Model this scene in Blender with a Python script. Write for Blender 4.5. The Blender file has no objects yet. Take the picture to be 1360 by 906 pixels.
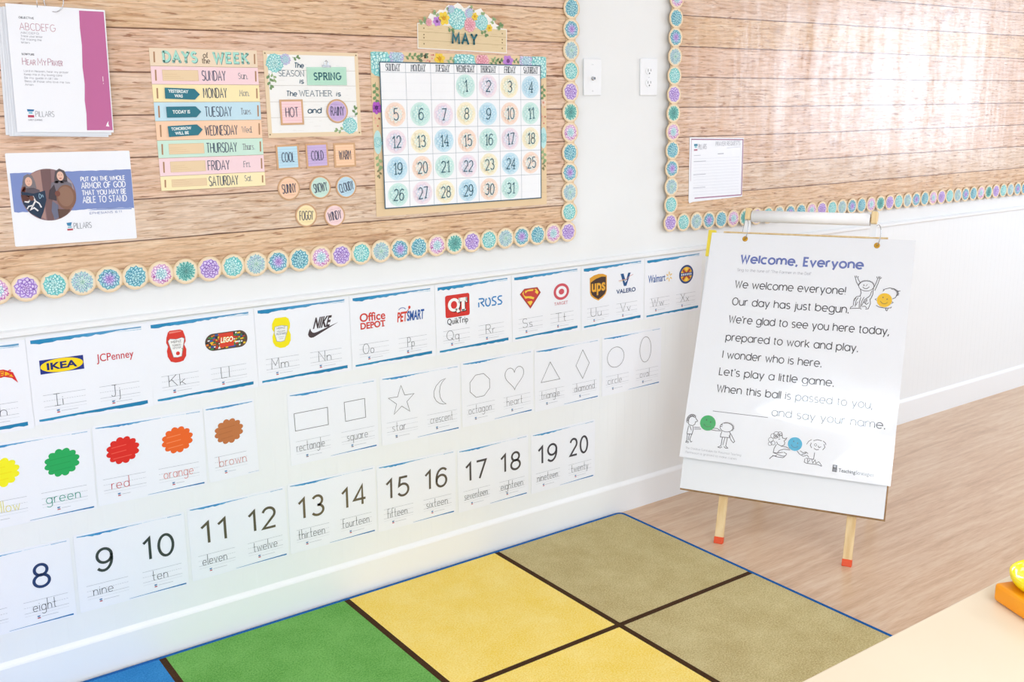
import bpy, math, random
from math import sin, cos, pi, radians
from mathutils import Matrix, Vector

# ------------------------------------------------------------------ camera
scene = bpy.context.scene
col = scene.collection
F_PX, YAW, PITCH, ROLL, CAM_D, CAM_H = 1334.339, 0.6185, 0.2226, -0.0158, 2.6709, 1.4714
cam_data = bpy.data.cameras.new('camera'); cam = bpy.data.objects.new('camera', cam_data); col.objects.link(cam)
cam_data.sensor_fit = 'HORIZONTAL'; cam_data.sensor_width = 36.0
cam_data.lens = 36.0 * F_PX / 1360.0
cam_data.clip_start = 0.02
_f = Vector((sin(YAW)*cos(PITCH), cos(YAW)*cos(PITCH), -sin(PITCH)))
_r = Vector((cos(YAW), -sin(YAW), 0)); _u = _r.cross(_f)
_r2 = cos(ROLL)*_r + sin(ROLL)*_u; _u2 = -sin(ROLL)*_r + cos(ROLL)*_u
cam.matrix_world = Matrix(((_r2.x, _u2.x, -_f.x, 0), (_r2.y, _u2.y, -_f.y, -CAM_D), (_r2.z, _u2.z, -_f.z, CAM_H), (0, 0, 0, 1)))
scene.camera = cam

# ------------------------------------------------------------------ light and exposure
scene.view_settings.view_transform = 'Standard'
scene.view_settings.look = 'None'
scene.view_settings.gamma = 1.0
scene.view_settings.use_curve_mapping = False
scene.view_settings.exposure = -0.11

world = bpy.data.worlds.new('daylight'); scene.world = world; world.use_nodes = True
bg = world.node_tree.nodes['Background']
bg.inputs['Color'].default_value = (0.78, 0.88, 1.0, 1); bg.inputs['Strength'].default_value = 0.7

RX0, RX1, RY, RH = -6.0, 7.0, -6.2, 2.75       # the room: left, right, front wall and ceiling height

def area(name, loc, rot, sx, sy, power, color):
    l = bpy.data.lights.new(name, 'AREA'); l.shape = 'RECTANGLE'; l.size = sx; l.size_y = sy
    l.energy = power; l.color = color
    o = bpy.data.objects.new(name, l); col.objects.link(o); o.location = loc; o.rotation_euler = rot
    return o
WIN = [(-3.42, -1.28, 1.06, 2.35)]              # window opening in the right wall: y0, y1, z0, z1
ADDED_LWIN = (-5.0, -2.6, 0.9, 2.3)                   # unseen opening added in the left wall to brighten the chart: y0, y1, z0, z1
area('window_daylight', (RX0 - 0.13, -3.8, 1.6), (0, radians(-90), 0), 1.4, 2.4, 100, (0.82, 0.93, 1.05))
ADDED_FWIN = [(-4.9, -2.9, 0.9, 2.3), (-2.4, -0.6, 0.9, 2.3)]   # unseen openings added in the front wall as fill light: x0, x1, z0, z1
area('window_daylight', (RX1 + 0.13, -2.35, 1.705), (0, radians(90), 0), 1.29, 2.14, 78, (0.78, 0.92, 1.10))
for _w in ADDED_FWIN:
    area('window_daylight', ((_w[0]+_w[1])/2, RY - 0.13, (_w[2]+_w[3])/2), (radians(90), 0, 0), _w[1]-_w[0], _w[3]-_w[2], 66, (0.80, 0.93, 1.06))
PANELS = [(-2.95, -2.6), (-4.2, -3.95), (1.5, -3.2), (1.5, -5.3), (4.6, -3.2), (4.6, -5.3)]  # unseen panels: some set for the chart's glare, the others added as fill
for _x, _y in PANELS:
    area('unseen_panel_light', (_x, _y, RH - 0.032), (0, 0, 0), 1.16, 1.16, 32, (0.83, 0.935, 1.05))

# ------------------------------------------------------------------ helpers
def lin(h):
    h = h.lstrip('#'); o = []
    for i in (0, 2, 4):
        c = int(h[i:i+2], 16)/255.0
        o.append(c/12.92 if c <= 0.04045 else ((c+0.055)/1.055)**2.4)
    return (o[0], o[1], o[2], 1.0)

def paler(h, k=0.24):
    return '#' + ''.join('%02x' % round(c+(255-c)*k) for c in (int(h[i:i+2], 16) for i in (1, 3, 5)))

def mat(name, rough=0.5, spec=0.5, color=None, metal=0.0):
    m = bpy.data.materials.new(name); m.use_nodes = True
    b = m.node_tree.nodes['Principled BSDF']
    b.inputs['Roughness'].default_value = rough
    b.inputs['Specular IOR Level'].default_value = spec
    b.inputs['Metallic'].default_value = metal
    if color: b.inputs['Base Color'].default_value = lin(color)
    return m, m.node_tree, b

def N(nt, typ, **kw):
    n = nt.nodes.new(typ)
    for k, v in kw.items():
        if k in n.inputs: n.inputs[k].default_value = v
        else: setattr(n, k, v)
    return n
def L(nt, a, b): nt.links.new(a, b)
def ramp(nt, stops):
    n = nt.nodes.new('ShaderNodeValToRGB'); e = n.color_ramp.elements
    while len(e) < len(stops): e.new(0.5)
    for i, (p, c) in enumerate(stops): e[i].position = p; e[i].color = lin(c) if isinstance(c, str) else c
    return n
def noisy(name, c0, c1, scale, rough=0.5, spec=0.4, stretch=(1, 1, 1), bump=0.0, bscale=None, metal=0.0):
    m, nt, b = mat(name, rough, spec, None, metal)
    tc = N(nt, 'ShaderNodeTexCoord'); mp = N(nt, 'ShaderNodeMapping', Scale=stretch)
    L(nt, tc.outputs['Object'], mp.inputs['Vector'])
    n = N(nt, 'ShaderNodeTexNoise', Scale=scale, Detail=4.0); L(nt, mp.outputs['Vector'], n.inputs['Vector'])
    r = ramp(nt, [(0.35, c0), (0.65, c1)]); L(nt, n.outputs['Fac'], r.inputs['Fac']); L(nt, r.outputs['Color'], b.inputs['Base Color'])
    if bump:
        n2 = N(nt, 'ShaderNodeTexNoise', Scale=bscale or scale*2, Detail=3.0); L(nt, mp.outputs['Vector'], n2.inputs['Vector'])
        bp = N(nt, 'ShaderNodeBump', Strength=bump, Distance=0.002); L(nt, n2.outputs['Fac'], bp.inputs['Height']); L(nt, bp.outputs['Normal'], b.inputs['Normal'])
    return m

def print_mat(name, rough, spec, bump=0.0, bscale=6.0, grain=0.03):
    """Printed paper: colour comes from the mesh's own printed colours, a fine paper grain on top."""
    m, nt, b = mat(name, rough, spec)
    a = N(nt, 'ShaderNodeVertexColor', layer_name='Col')
    tc = N(nt, 'ShaderNodeTexCoord')
    n = N(nt, 'ShaderNodeTexNoise', Scale=900.0, Detail=1.0); L(nt, tc.outputs['Object'], n.inputs['Vector'])
    mr = N(nt, 'ShaderNodeMapRange'); mr.inputs['To Min'].default_value = 1.0-grain; mr.inputs['To Max'].default_value = 1.0+grain
    L(nt, n.outputs['Fac'], mr.inputs['Value'])
    mx = N(nt, 'ShaderNodeMix', data_type='RGBA', blend_type='MULTIPLY'); mx.inputs[0].default_value = 1.0
    L(nt, a.outputs['Color'], mx.inputs[6]); L(nt, mr.outputs['Result'], mx.inputs[7]); L(nt, mx.outputs[2], b.inputs['Base Color'])
    if bump:
        n2 = N(nt, 'ShaderNodeTexNoise', Scale=bscale, Detail=2.0); L(nt, tc.outputs['Object'], n2.inputs['Vector'])
        bp = N(nt, 'ShaderNodeBump', Strength=bump, Distance=0.01); L(nt, n2.outputs['Fac'], bp.inputs['Height']); L(nt, bp.outputs['Normal'], b.inputs['Normal'])
    return m
M_PAPER = print_mat('laminated_paper', 0.38, 0.4, 0.10, 14.0)
M_INK = print_mat('printed_ink', 0.45, 0.35)
M_CARD = print_mat('printed_cardstock', 0.6, 0.25)
M_GLOSS = print_mat('glossy_laminated_chart', 0.12, 0.5, 0.22, 4.5)
_g = M_GLOSS.node_tree.nodes['Principled BSDF']; _g.inputs['Coat Weight'].default_value = 1.0; _g.inputs['Coat Roughness'].default_value = 0.04; _g.inputs['Coat IOR'].default_value = 1.6

class PM:
    """Collects flat printed shapes (x, y, layer) and solid boxes with a printed colour each."""
    LY = 0.00022
    def __init__(self, z0=0.0): self.v = []; self.f = []; self.c = []; self.z0 = z0; self.clip = None
    def poly(self, pts, color, layer=0):
        z = self.z0 + layer*self.LY; s = len(self.v); pts = list(pts)
        if self.clip:
            x0, y0, x1, y1 = self.clip; pts = [(min(max(p[0], x0), x1), min(max(p[1], y0), y1)) for p in pts]
        ar = sum(pts[i][0]*pts[(i+1) % len(pts)][1]-pts[(i+1) % len(pts)][0]*pts[i][1] for i in range(len(pts)))
        if ar < 0: pts = pts[::-1]
        self.v += [(p[0], p[1], z) for p in pts]; self.f.append(tuple(range(s, s+len(pts)))); self.c.append(color)
    def raw(self, verts, faces, color, layer=0):
        z = self.z0 + layer*self.LY; s = len(self.v)
        self.v += [(p[0], p[1], z) for p in verts]
        for f in faces: self.f.append(tuple(i+s for i in f)); self.c.append(color)
    def rect(self, x0, y0, x1, y1, color, layer=0): self.poly([(x0, y0), (x1, y0), (x1, y1), (x0, y1)], color, layer)
    def ell(self, cx, cy, rx, ry, color, layer=0, n=28, rot=0):
        c, s = cos(rot), sin(rot); P = []
        for k in range(n):
            a = 2*pi*k/n; x, y = rx*cos(a), ry*sin(a); P.append((cx+x*c-y*s, cy+x*s+y*c))
        self.poly(P, color, layer)
    def line(self, pts, w, color, layer=0, closed=False):
        pts = [p for i, p in enumerate(pts) if i == 0 or math.hypot(p[0]-pts[i-1][0], p[1]-pts[i-1][1]) > 1e-7]
        n = len(pts)
        if n < 2: return
        if closed and math.hypot(pts[0][0]-pts[-1][0], pts[0][1]-pts[-1][1]) < 1e-7: pts = pts[:-1]; n -= 1
        z = self.z0 + layer*self.LY; s = len(self.v)
        for i in range(n):
            a = pts[i-1] if (i > 0 or closed) else pts[i]; b = pts[(i+1) % n] if (i < n-1 or closed) else pts[i]; p = pts[i]
            d1 = (p[0]-a[0], p[1]-a[1]); d2 = (b[0]-p[0], b[1]-p[1])
            l1 = math.hypot(*d1); l2 = math.hypot(*d2)
            if l1 < 1e-9: d1, l1 = d2, l2
            if l2 < 1e-9: d2, l2 = d1, l1
            n1 = (-d1[1]/l1, d1[0]/l1); n2 = (-d2[1]/l2, d2[0]/l2)
            mx, my = n1[0]+n2[0], n1[1]+n2[1]; ml = math.hypot(mx, my)
            if ml < 0.3: mx, my, k = n1[0], n1[1], 1.0
            else: mx, my = mx/ml, my/ml; k = min(1.0/max(0.3, mx*n1[0]+my*n1[1]), 2.2)
            self.v += [(p[0]+mx*w/2*k, p[1]+my*w/2*k, z), (p[0]-mx*w/2*k, p[1]-my*w/2*k, z)]
        for i in range(n if closed else n-1):
            j = (i+1) % n; self.f.append((s+2*i, s+2*i+1, s+2*j+1, s+2*j)); self.c.append(color)
    def box(self, x0, y0, z0, x1, y1, z1, color, side=None):
        s = len(self.v); side = side or color
        self.v += [(x0, y0, z0), (x1, y0, z0), (x1, y1, z0), (x0, y1, z0), (x0, y0, z1), (x1, y0, z1), (x1, y1, z1), (x0, y1, z1)]
        for f, c in (((0, 3, 2, 1), side), ((4, 5, 6, 7), color), ((0, 1, 5, 4), side), ((1, 2, 6, 5), side), ((2, 3, 7, 6), side), ((3, 0, 4, 7), side)):
            self.f.append(tuple(i+s for i in f)); self.c.append(c)
    def prism(self, pts, z0, z1, color, side=None):
        side = side or color; pts = list(pts); n = len(pts)
        ar = sum(pts[i][0]*pts[(i+1) % n][1]-pts[(i+1) % n][0]*pts[i][1] for i in range(n))
        if ar < 0: pts = pts[::-1]
        s = len(self.v); self.v += [(p[0], p[1], z0) for p in pts] + [(p[0], p[1], z1) for p in pts]
        self.f.append(tuple(range(s+n, s+2*n))); self.c.append(color)
        self.f.append(tuple(range(s+n-1, s-1, -1))); self.c.append(side)
        for i in range(n): j = (i+1) % n; self.f.append((s+i, s+j, s+n+j, s+n+i)); self.c.append(side)
    def mesh(self, name, m, warp=None):
        me = bpy.data.meshes.new(name)
        v = [warp(p) for p in self.v] if warp else self.v
        me.from_pydata(v, [], self.f)
        ca = me.color_attributes.new('Col', 'FLOAT_COLOR', 'CORNER')
        cache = {}
        data = []
        for f, c in zip(self.f, self.c):
            if c not in cache: cache[c] = lin(c)
            data += list(cache[c])*len(f)
        ca.data.foreach_set('color', data)
        me.materials.append(m); me.update()
        return me
    def build(self, name, m, parent=None, warp=None):
        o = bpy.data.objects.new(name, self.mesh(name, m, warp)); col.objects.link(o)
        if parent: o.parent = parent
        return o

def tag(o, label=None, cat=None, group=None, kind=None):
    if label: o['label'] = label
    if cat: o['category'] = cat
    if group: o['group'] = group
    if kind: o['kind'] = kind
    return o
def empty(name, mw):
    o = bpy.data.objects.new(name, None); o.empty_display_size = 0.05; col.objects.link(o); o.matrix_world = mw; return o
def wall_m(x, z, d, deg=0.0):
    """Frame on the back wall: local x to the right, y up, z out of the wall; d is the distance off the wall."""
    return Matrix.Translation((x, -d, z)) @ Matrix(((1, 0, 0, 0), (0, 0, -1, 0), (0, 1, 0, 0), (0, 0, 0, 1))) @ Matrix.Rotation(radians(deg), 4, 'Z')

# solid meshes
class SB:
    def __init__(self): self.v = []; self.f = []; self.mi = []
    def add(self, v, f, mi=0):
        s = len(self.v); self.v += [tuple(p) for p in v]; self.f += [tuple(i+s for i in q) for q in f]; self.mi += [mi]*len(f)
    def box(self, a, b, mi=0):
        x0, y0, z0 = a; x1, y1, z1 = b
        self.add([(x0, y0, z0), (x1, y0, z0), (x1, y1, z0), (x0, y1, z0), (x0, y0, z1), (x1, y0, z1), (x1, y1, z1), (x0, y1, z1)],
                 [(0, 3, 2, 1), (4, 5, 6, 7), (0, 1, 5, 4), (1, 2, 6, 5), (2, 3, 7, 6), (3, 0, 4, 7)], mi)
    def tube(self, pts, r, n=12, closed=False, mi=0, caps=True):
        P = [Vector(p) for p in pts]; R = r if isinstance(r, (list, tuple)) else [r]*len(P); s = len(self.v); m = len(P)
        ref = None
        for i in range(m):
            a = P[i-1] if (i or closed) else P[i]; b = P[(i+1) % m] if (i < m-1 or closed) else P[i]
            d = (b-a).normalized()
            if ref is None: ref = Vector((0, 0, 1)) if abs(d.z) < 0.9 else Vector((1, 0, 0))
            u = (ref-d*ref.dot(d)).normalized(); ref = u; w = d.cross(u)
            for k in range(n):
                a2 = 2*pi*k/n; self.v.append(tuple(P[i]+(u*cos(a2)+w*sin(a2))*R[i]))
        for i in range(m if closed else m-1):
            j = (i+1) % m
            for k in range(n):
                k2 = (k+1) % n; self.f.append((s+i*n+k, s+j*n+k, s+j*n+k2, s+i*n+k2)); self.mi.append(mi)
        if caps and not closed:
            self.f.append(tuple(s+k for k in range(n))); self.mi.append(mi)
            self.f.append(tuple(s+(m-1)*n+k for k in reversed(range(n)))); self.mi.append(mi)
    def lathe(self, prof, n=32, mi=0, at=(0, 0, 0)):
        s = len(self.v); m = len(prof)
        for r, z in prof:
            for k in range(n): a = 2*pi*k/n; self.v.append((at[0]+r*cos(a), at[1]+r*sin(a), at[2]+z))
        for i in range(m-1):
            for k in range(n): k2 = (k+1) % n; self.f.append((s+i*n+k, s+i*n+k2, s+(i+1)*n+k2, s+(i+1)*n+k)); self.mi.append(mi)
    def build(self, name, mats, parent=None, bevel=0.0, smooth=False, seg=2):
        me = bpy.data.meshes.new(name); me.from_pydata(self.v, [], self.f)
        for m in (mats if isinstance(mats, (list, tuple)) else [mats]): me.materials.append(m)
        me.polygons.foreach_set('material_index', self.mi)
        if smooth: me.polygons.foreach_set('use_smooth', [True]*len(me.polygons))
        me.update()
        o = bpy.data.objects.new(name, me); col.objects.link(o)
        if bevel:
            b = o.modifiers.new('bevel', 'BEVEL'); b.width = bevel; b.segments = seg; b.limit_method = 'ANGLE'; b.angle_limit = radians(40)
        if parent: o.parent = parent
        return o

# ------------------------------------------------------------------ pen lettering (single strokes drawn as arcs and lines)
def arc(cx, cy, rx, ry, a0, a1, n=None):
    n = n or max(4, int(abs(a1-a0)/14))
    return [(cx+rx*cos(radians(a0+(a1-a0)*k/n)), cy+ry*sin(radians(a0+(a1-a0)*k/n))) for k in range(n+1)]
UP = {
 'A': (.72, [[(0, 0), (.36, 1), (.72, 0)], [(.13, .35), (.59, .35)]]),
 'B': (.58, [[(0, 0), (0, 1)], [(0, 1), (.28, 1)]+arc(.28, .76, .24, .24, 90, -90)+[(0, .52)], [(.28, .52)]+arc(.31, .26, .27, .26, 90, -90)+[(0, 0)]]),
 'C': (.7, [arc(.42, .5, .42, .5, 48, 312)]),
 'D': (.68, [[(0, 0), (0, 1)], [(0, 1), (.2, 1)]+arc(.2, .5, .48, .5, 90, -90)+[(0, 0)]]),
 'E': (.5, [[(.5, 1), (0, 1), (0, 0), (.5, 0)], [(0, .52), (.42, .52)]]),
 'F': (.5, [[(.5, 1), (0, 1), (0, 0)], [(0, .52), (.42, .52)]]),
 'G': (.76, [arc(.42, .5, .42, .5, 48, 360)+[(.5, .5)]]),
 'H': (.62, [[(0, 0), (0, 1)], [(.62, 0), (.62, 1)], [(0, .52), (.62, .52)]]),
 'I': (.02, [[(.01, 0), (.01, 1)]]),
 'J': (.42, [[(.42, 1), (.42, .22)]+arc(.21, .22, .21, .22, 0, -160)]),
 'K': (.6, [[(0, 0), (0, 1)], [(.56, 1), (0, .42)], [(.2, .6), (.6, 0)]]),
 'L': (.48, [[(0, 1), (0, 0), (.48, 0)]]),
 'M': (.78, [[(0, 0), (.04, 1), (.39, .3), (.74, 1), (.78, 0)]]),
 'N': (.64, [[(0, 0), (0, 1), (.64, 0), (.64, 1)]]),
 'O': (.84, [arc(.42, .5, .42, .5, 90, 450)]),
 'P': (.54, [[(0, 0), (0, 1)], [(0, 1), (.28, 1)]+arc(.28, .74, .26, .26, 90, -90)+[(0, .48)]]),
 'Q': (.84, [arc(.42, .5, .42, .5, 90, 450), [(.5, .24), (.86, -.06)]]),
 'R': (.58, [[(0, 0), (0, 1)], [(0, 1), (.28, 1)]+arc(.28, .75, .25, .25, 90, -90)+[(0, .5)], [(.26, .5), (.58, 0)]]),
 'S': (.54, [arc(.27, .75, .25, .25, 30, 270)+arc(.27, .25, .27, .25, 90, -150)[1:]]),
 'T': (.62, [[(0, 1), (.62, 1)], [(.31, 1), (.31, 0)]]),
 'U': (.62, [[(0, 1), (0, .3)]+arc(.31, .3, .31, .3, 180, 360)+[(.62, 1)]]),
 'V': (.68, [[(0, 1), (.34, 0), (.68, 1)]]),
 'W': (.98, [[(0, 1), (.25, 0), (.49, .85), (.73, 0), (.98, 1)]]),
 'X': (.62, [[(0, 0), (.62, 1)], [(0, 1), (.62, 0)]]),
 'Y': (.62, [[(0, 1), (.31, .5), (.62, 1)], [(.31, .5), (.31, 0)]]),
 'Z': (.58, [[(0, 1), (.58, 1), (0, 0), (.58, 0)]]),
 '0': (.58, [arc(.29, .5, .29, .5, 90, 450)]),
 '1': (.3, [[(0, .78), (.24, 1), (.24, 0)]]),
 '2': (.54, [arc(.27, .72, .26, .28, 165, -38)+[(0, 0), (.54, 0)]]),
 '3': (.54, [arc(.26, .75, .23, .25, 150, -90)+arc(.26, .26, .27, .26, 90, -150)[1:]]),
 '4': (.58, [[(.42, 0), (.42, 1), (0, .3), (.58, .3)]]),
 '5': (.54, [[(.48, 1), (.1, 1), (.05, .56)]+arc(.25, .32, .28, .32, 120, -150)]),
 '6': (.54, [arc(.27, .32, .27, .32, 0, 360), arc(.33, .44, .33, .56, 195, 50)]),
 '7': (.52, [[(0, 1), (.52, 1), (.16, 0)]]),
 '8': (.54, [arc(.27, .76, .22, .24, 90, 450), arc(.27, .27, .27, .27, 90, 450)]),
 '9': (.54, [arc(.27, .68, .27, .32, 0, 360), arc(.21, .56, .33, .56, 15, -130)]),
 '.': (.05, [[(0, 0), (.05, .0), (.05, .05), (0, .05)]]), ',': (.06, [[(.07, .09), (-.03, -.19)]]),
 '|': (.5, [[(.25, 0), (.25, 1)], [(0, 1), (.5, 1)], [(0, 0), (.5, 0)]]), '~': (.6, [[(.1, 1), (.6, 1)], [(.42, 1), (.42, .22)]+arc(.21, .22, .21, .22, 0, -160)]),
 '!': (.04, [[(.02, 1), (.02, .28)], [(.02, .05), (.02, 0)]]), "'": (.04, [[(.02, 1), (.02, .78)]]),
 '-': (.3, [[(0, .4), (.3, .4)]]), ':': (.04, [[(.02, .5), (.02, .44)], [(.02, .06), (.02, 0)]]),
 '"': (.16, [[(.02, 1), (.02, .78)], [(.14, 1), (.14, .78)]]), ' ': (.3, []),
}
def lower(X):
    r = X/2; w = X*.5; Wd = 2*w
    st = lambda x, a, b: [(x, a), (x, b)]
    bowl = arc(w, r, w, r, 0, 360); arch = lambda x0, x1: [(x0, 0), (x0, X)] and [(x0, X*.55)]+arc((x0+x1)/2, X*.55, (x1-x0)/2, X*.45, 180, 0)+[(x1, 0)]
    h = Wd*.86
    return {
     'a': (Wd, [bowl, st(Wd, X, 0)]), 'b': (Wd, [bowl, st(0, 1, 0)]), 'c': (Wd*.85, [arc(w, r, w, r, 50, 310)]),
     'd': (Wd, [bowl, st(Wd, 1, 0)]), 'e': (Wd, [[(0, r), (Wd, r)]+arc(w, r, w, r, 0, 315)[1:]]),
     'f': (.34, [arc(.26, .84, .14, .16, 40, 180)+[(.12, 0)], [(0, X), (.32, X)]]),
     'g': (Wd, [bowl, [(Wd, X), (Wd, -.12)]+arc(w, -.12, w, .2, 0, -150)]),
     'h': (h, [st(0, 1, 0), arch(0, h)]), 'i': (.02, [st(.01, X, 0), [(.01, X+.2), (.01, X+.14)]]),
     'j': (.12, [[(.1, X), (.1, -.14)]+arc(-.04, -.14, .14, .18, 0, -90), [(.1, X+.2), (.1, X+.14)]]),
     'k': (h*.92, [st(0, 1, 0), [(h*.85, X), (0, X*.35)], [(h*.3, X*.56), (h*.92, 0)]]), 'l': (.02, [st(.01, 1, 0)]),
     'm': (h*1.75, [st(0, X, 0), arch(0, h*.87), arch(h*.87, h*1.75)]), 'n': (h, [st(0, X, 0), arch(0, h)]),
     'o': (Wd, [bowl]), 'p': (Wd, [bowl, st(0, X, -.32)]), 'q': (Wd, [bowl, [(Wd, X), (Wd, -.32)]]),
     'r': (h*.6, [st(0, X, 0), [(0, X*.55)]+arc(h*.42, X*.55, h*.42, X*.45, 180, 65)]),
     's': (X*.7, [arc(X*.35, X*.745, X*.31, X*.255, 35, 270)+arc(X*.35, X*.245, X*.33, X*.245, 90, -145)[1:]]),
     't': (.34, [[(.14, .92), (.14, .14)]+arc(.26, .14, .12, .14, 180, 290), [(0, X), (.32, X)]]),
     'u': (h, [[(0, X), (0, X*.45)]+arc(h/2, X*.45, h/2, X*.45, 180, 360), st(h, X, 0)]),
     'v': (h*.98, [[(0, X), (h*.49, 0), (h*.98, X)]]), 'w': (h*1.5, [[(0, X), (h*.38, 0), (h*.75, X*.85), (h*1.12, 0), (h*1.5, X)]]),
     'x': (h*.9, [[(0, 0), (h*.9, X)], [(0, X), (h*.9, 0)]]), 'y': (h, [[(0, X), (h*.5, 0)], [(h, X), (h*.28, -.32)]]),
     'z': (h*.85, [[(0, X), (h*.85, X), (0, 0), (h*.85, 0)]]),
    }
LOW = {.5: lower(.5), .68: lower(.68), .74: lower(.74)}
def pen(pm, s, x, y, size, w, color, layer=1, fit=None, X=.68, xs=1.0, track=.2, serif=False, align='l', slant=0.0, rise=0.0):
    """Draw text with a round pen: baseline start (x, y), cap height size, pen width w, optional total width fit."""
    lo = LOW[X]; items = []; cx = 0.0
    for ch in s:
        wd, st = lo[ch] if ch in lo else UP.get(ch, UP[' '])
        items.append((cx, st)); cx += wd+track
    tot = max(cx-track, .01)
    sx = (fit/(tot*size) if fit else xs)*size
    x0 = x-(tot*sx if align == 'r' else tot*sx/2 if align == 'c' else 0)
    for ox, st in items:
        for k, ln in enumerate(st):
            P = [(x0+(ox+px)*sx+py*size*slant, y+py*size+rise*((ox+px)*sx)) for px, py in ln]
            closed = len(P) > 4 and math.hypot(P[0][0]-P[-1][0], P[0][1]-P[-1][1]) < 1e-6
            pm.line(P, w, color, layer, closed)
            if serif and not closed:
                for i in (0, -1):
                    py = ln[i][1]
                    q = ln[1] if i == 0 else ln[-2]
                    if abs(q[1]-py) > .12 and (abs(py) < .02 or abs(py-1) < .02 or abs(py-X) < .02):
                        e = .13*size; pm.line([(P[i][0]-e, P[i][1]), (P[i][0]+e, P[i][1])], w*.8, color, layer)
    return tot*sx

_tc = {}
def type_shape(s, bold=0.0):
    """Filled sans-serif letters from the built-in typeface, cap height scaled to 1, starting at x = 0."""
    k = (s, bold)
    if k not in _tc:
        c = bpy.data.curves.new('type', 'FONT'); c.body = s; c.size = 1.0; c.offset = bold; c.resolution_u = 4; c.fill_mode = 'FRONT'
        o = bpy.data.objects.new('type', c); me = o.to_mesh()
        v = [(p.co.x, p.co.y) for p in me.vertices]; f = [tuple(p.vertices) for p in me.polygons]
        o.to_mesh_clear(); bpy.data.objects.remove(o); bpy.data.curves.remove(c)
        x0 = min(p[0] for p in v); x1 = max(p[0] for p in v)
        _tc[k] = ([((p[0]-x0), p[1]) for p in v], f, x1-x0)
    return _tc[k]
CAP = None
def typ(pm, s, x, y, cap, color, layer=1, bold=0.0, fit=None, xs=1.0, align='l', slant=0.0, rise=0.0):
    global CAP
    if CAP is None:
        CAP = 1.0; vv = type_shape('H'); CAP = max(p[1] for p in vv[0])
    v, f, w = type_shape(s, bold); k = cap/CAP
    sx = fit/w if fit else k*xs
    x0 = x-(w*sx if align == 'r' else w*sx/2 if align == 'c' else 0)
    pm.raw([(x0+p[0]*sx+p[1]*k*slant, y+p[1]*k+rise*p[0]*sx) for p in v], f, color, layer)
    return w*sx

# ------------------------------------------------------------------ the room
M_WALL = noisy('painted_wall', '#eceded', '#eff0f0', 3.0, 0.6, 0.3, bump=0.04, bscale=220.0)
M_TRIM, _, _ = mat('painted_trim', 0.35, 0.45, '#f2f3f4')
M_CEIL, _, _ = mat('ceiling_paint', 0.8, 0.2, '#f2f2f0')
m, nt, b = mat('beadboard_paint', 0.42, 0.4, '#eff1f2'); M_BEAD = m
tc = N(nt, 'ShaderNodeTexCoord'); sp = N(nt, 'ShaderNodeSeparateXYZ'); L(nt, tc.outputs['Object'], sp.inputs[0])
a = N(nt, 'ShaderNodeMath', operation='MULTIPLY'); a.inputs[1].default_value = 1/0.04; L(nt, sp.outputs['X'], a.inputs[0])
fr = N(nt, 'ShaderNodeMath', operation='FRACT'); L(nt, a.outputs[0], fr.inputs[0])
rp = ramp(nt, [(0.0, (0, 0, 0, 1)), (0.08, (1, 1, 1, 1))]); L(nt, fr.outputs[0], rp.inputs['Fac'])
bp = N(nt, 'ShaderNodeBump', Strength=0.14, Distance=0.002); L(nt, rp.outputs['Color'], bp.inputs['Height']); L(nt, bp.outputs['Normal'], b.inputs['Normal'])

m, nt, b = mat('oak_plank_floor', 0.30, 0.6); M_FLOOR = m
tc = N(nt, 'ShaderNodeTexCoord')
br = N(nt, 'ShaderNodeTexBrick', offset=0.37, squash=1.0)
for k, v in {'Scale': 1.0, 'Mortar Size': 0.0006, 'Mortar Smooth': 0.3, 'Bias': 0.0, 'Brick Width': 1.22, 'Row Height': 0.18}.items(): br.inputs[k].default_value = v
br.inputs['Color1'].default_value = (0.25, 0.25, 0.25, 1); br.inputs['Color2'].default_value = (0.75, 0.75, 0.75, 1); br.inputs['Mortar'].default_value = (0.1, 0.1, 0.1, 1)
L(nt, tc.outputs['Object'], br.inputs['Vector'])
mp = N(nt, 'ShaderNodeMapping', Scale=(1.3, 15.0, 1.0)); L(nt, tc.outputs['Object'], mp.inputs['Vector'])
n1 = N(nt, 'ShaderNodeTexNoise', Scale=2.2, Detail=6.0, Roughness=0.62, Distortion=0.6); L(nt, mp.outputs['Vector'], n1.inputs['Vector'])
mp2 = N(nt, 'ShaderNodeMapping', Scale=(6.0, 90.0, 1.0)); L(nt, tc.outputs['Object'], mp2.inputs['Vector'])
n2 = N(nt, 'ShaderNodeTexNoise', Scale=3.0, Detail=3.0); L(nt, mp2.outputs['Vector'], n2.inputs['Vector'])
ad = N(nt, 'ShaderNodeMath', operation='MULTIPLY_ADD'); L(nt, n2.outputs['Fac'], ad.inputs[0]); ad.inputs[1].default_value = 0.5; L(nt, n1.outputs['Fac'], ad.inputs[2])
ad2 = N(nt, 'ShaderNodeMath', operation='MULTIPLY_ADD'); L(nt, br.outputs['Color'], ad2.inputs[0]); ad2.inputs[1].default_value = 0.16; L(nt, ad.outputs[0], ad2.inputs[2])
r = ramp(nt, [(0.55, '#bd9675'), (0.78, '#d3ae8d'), (1.02, '#dfc2a5')]); L(nt, ad2.outputs[0], r.inputs['Fac']); L(nt, r.outputs['Color'], b.inputs['Base Color'])
bp = N(nt, 'ShaderNodeBump', Strength=0.08, Distance=0.001); L(nt, n2.outputs['Fac'], bp.inputs['Height']); L(nt, bp.outputs['Normal'], b.inputs['Normal'])

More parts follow.
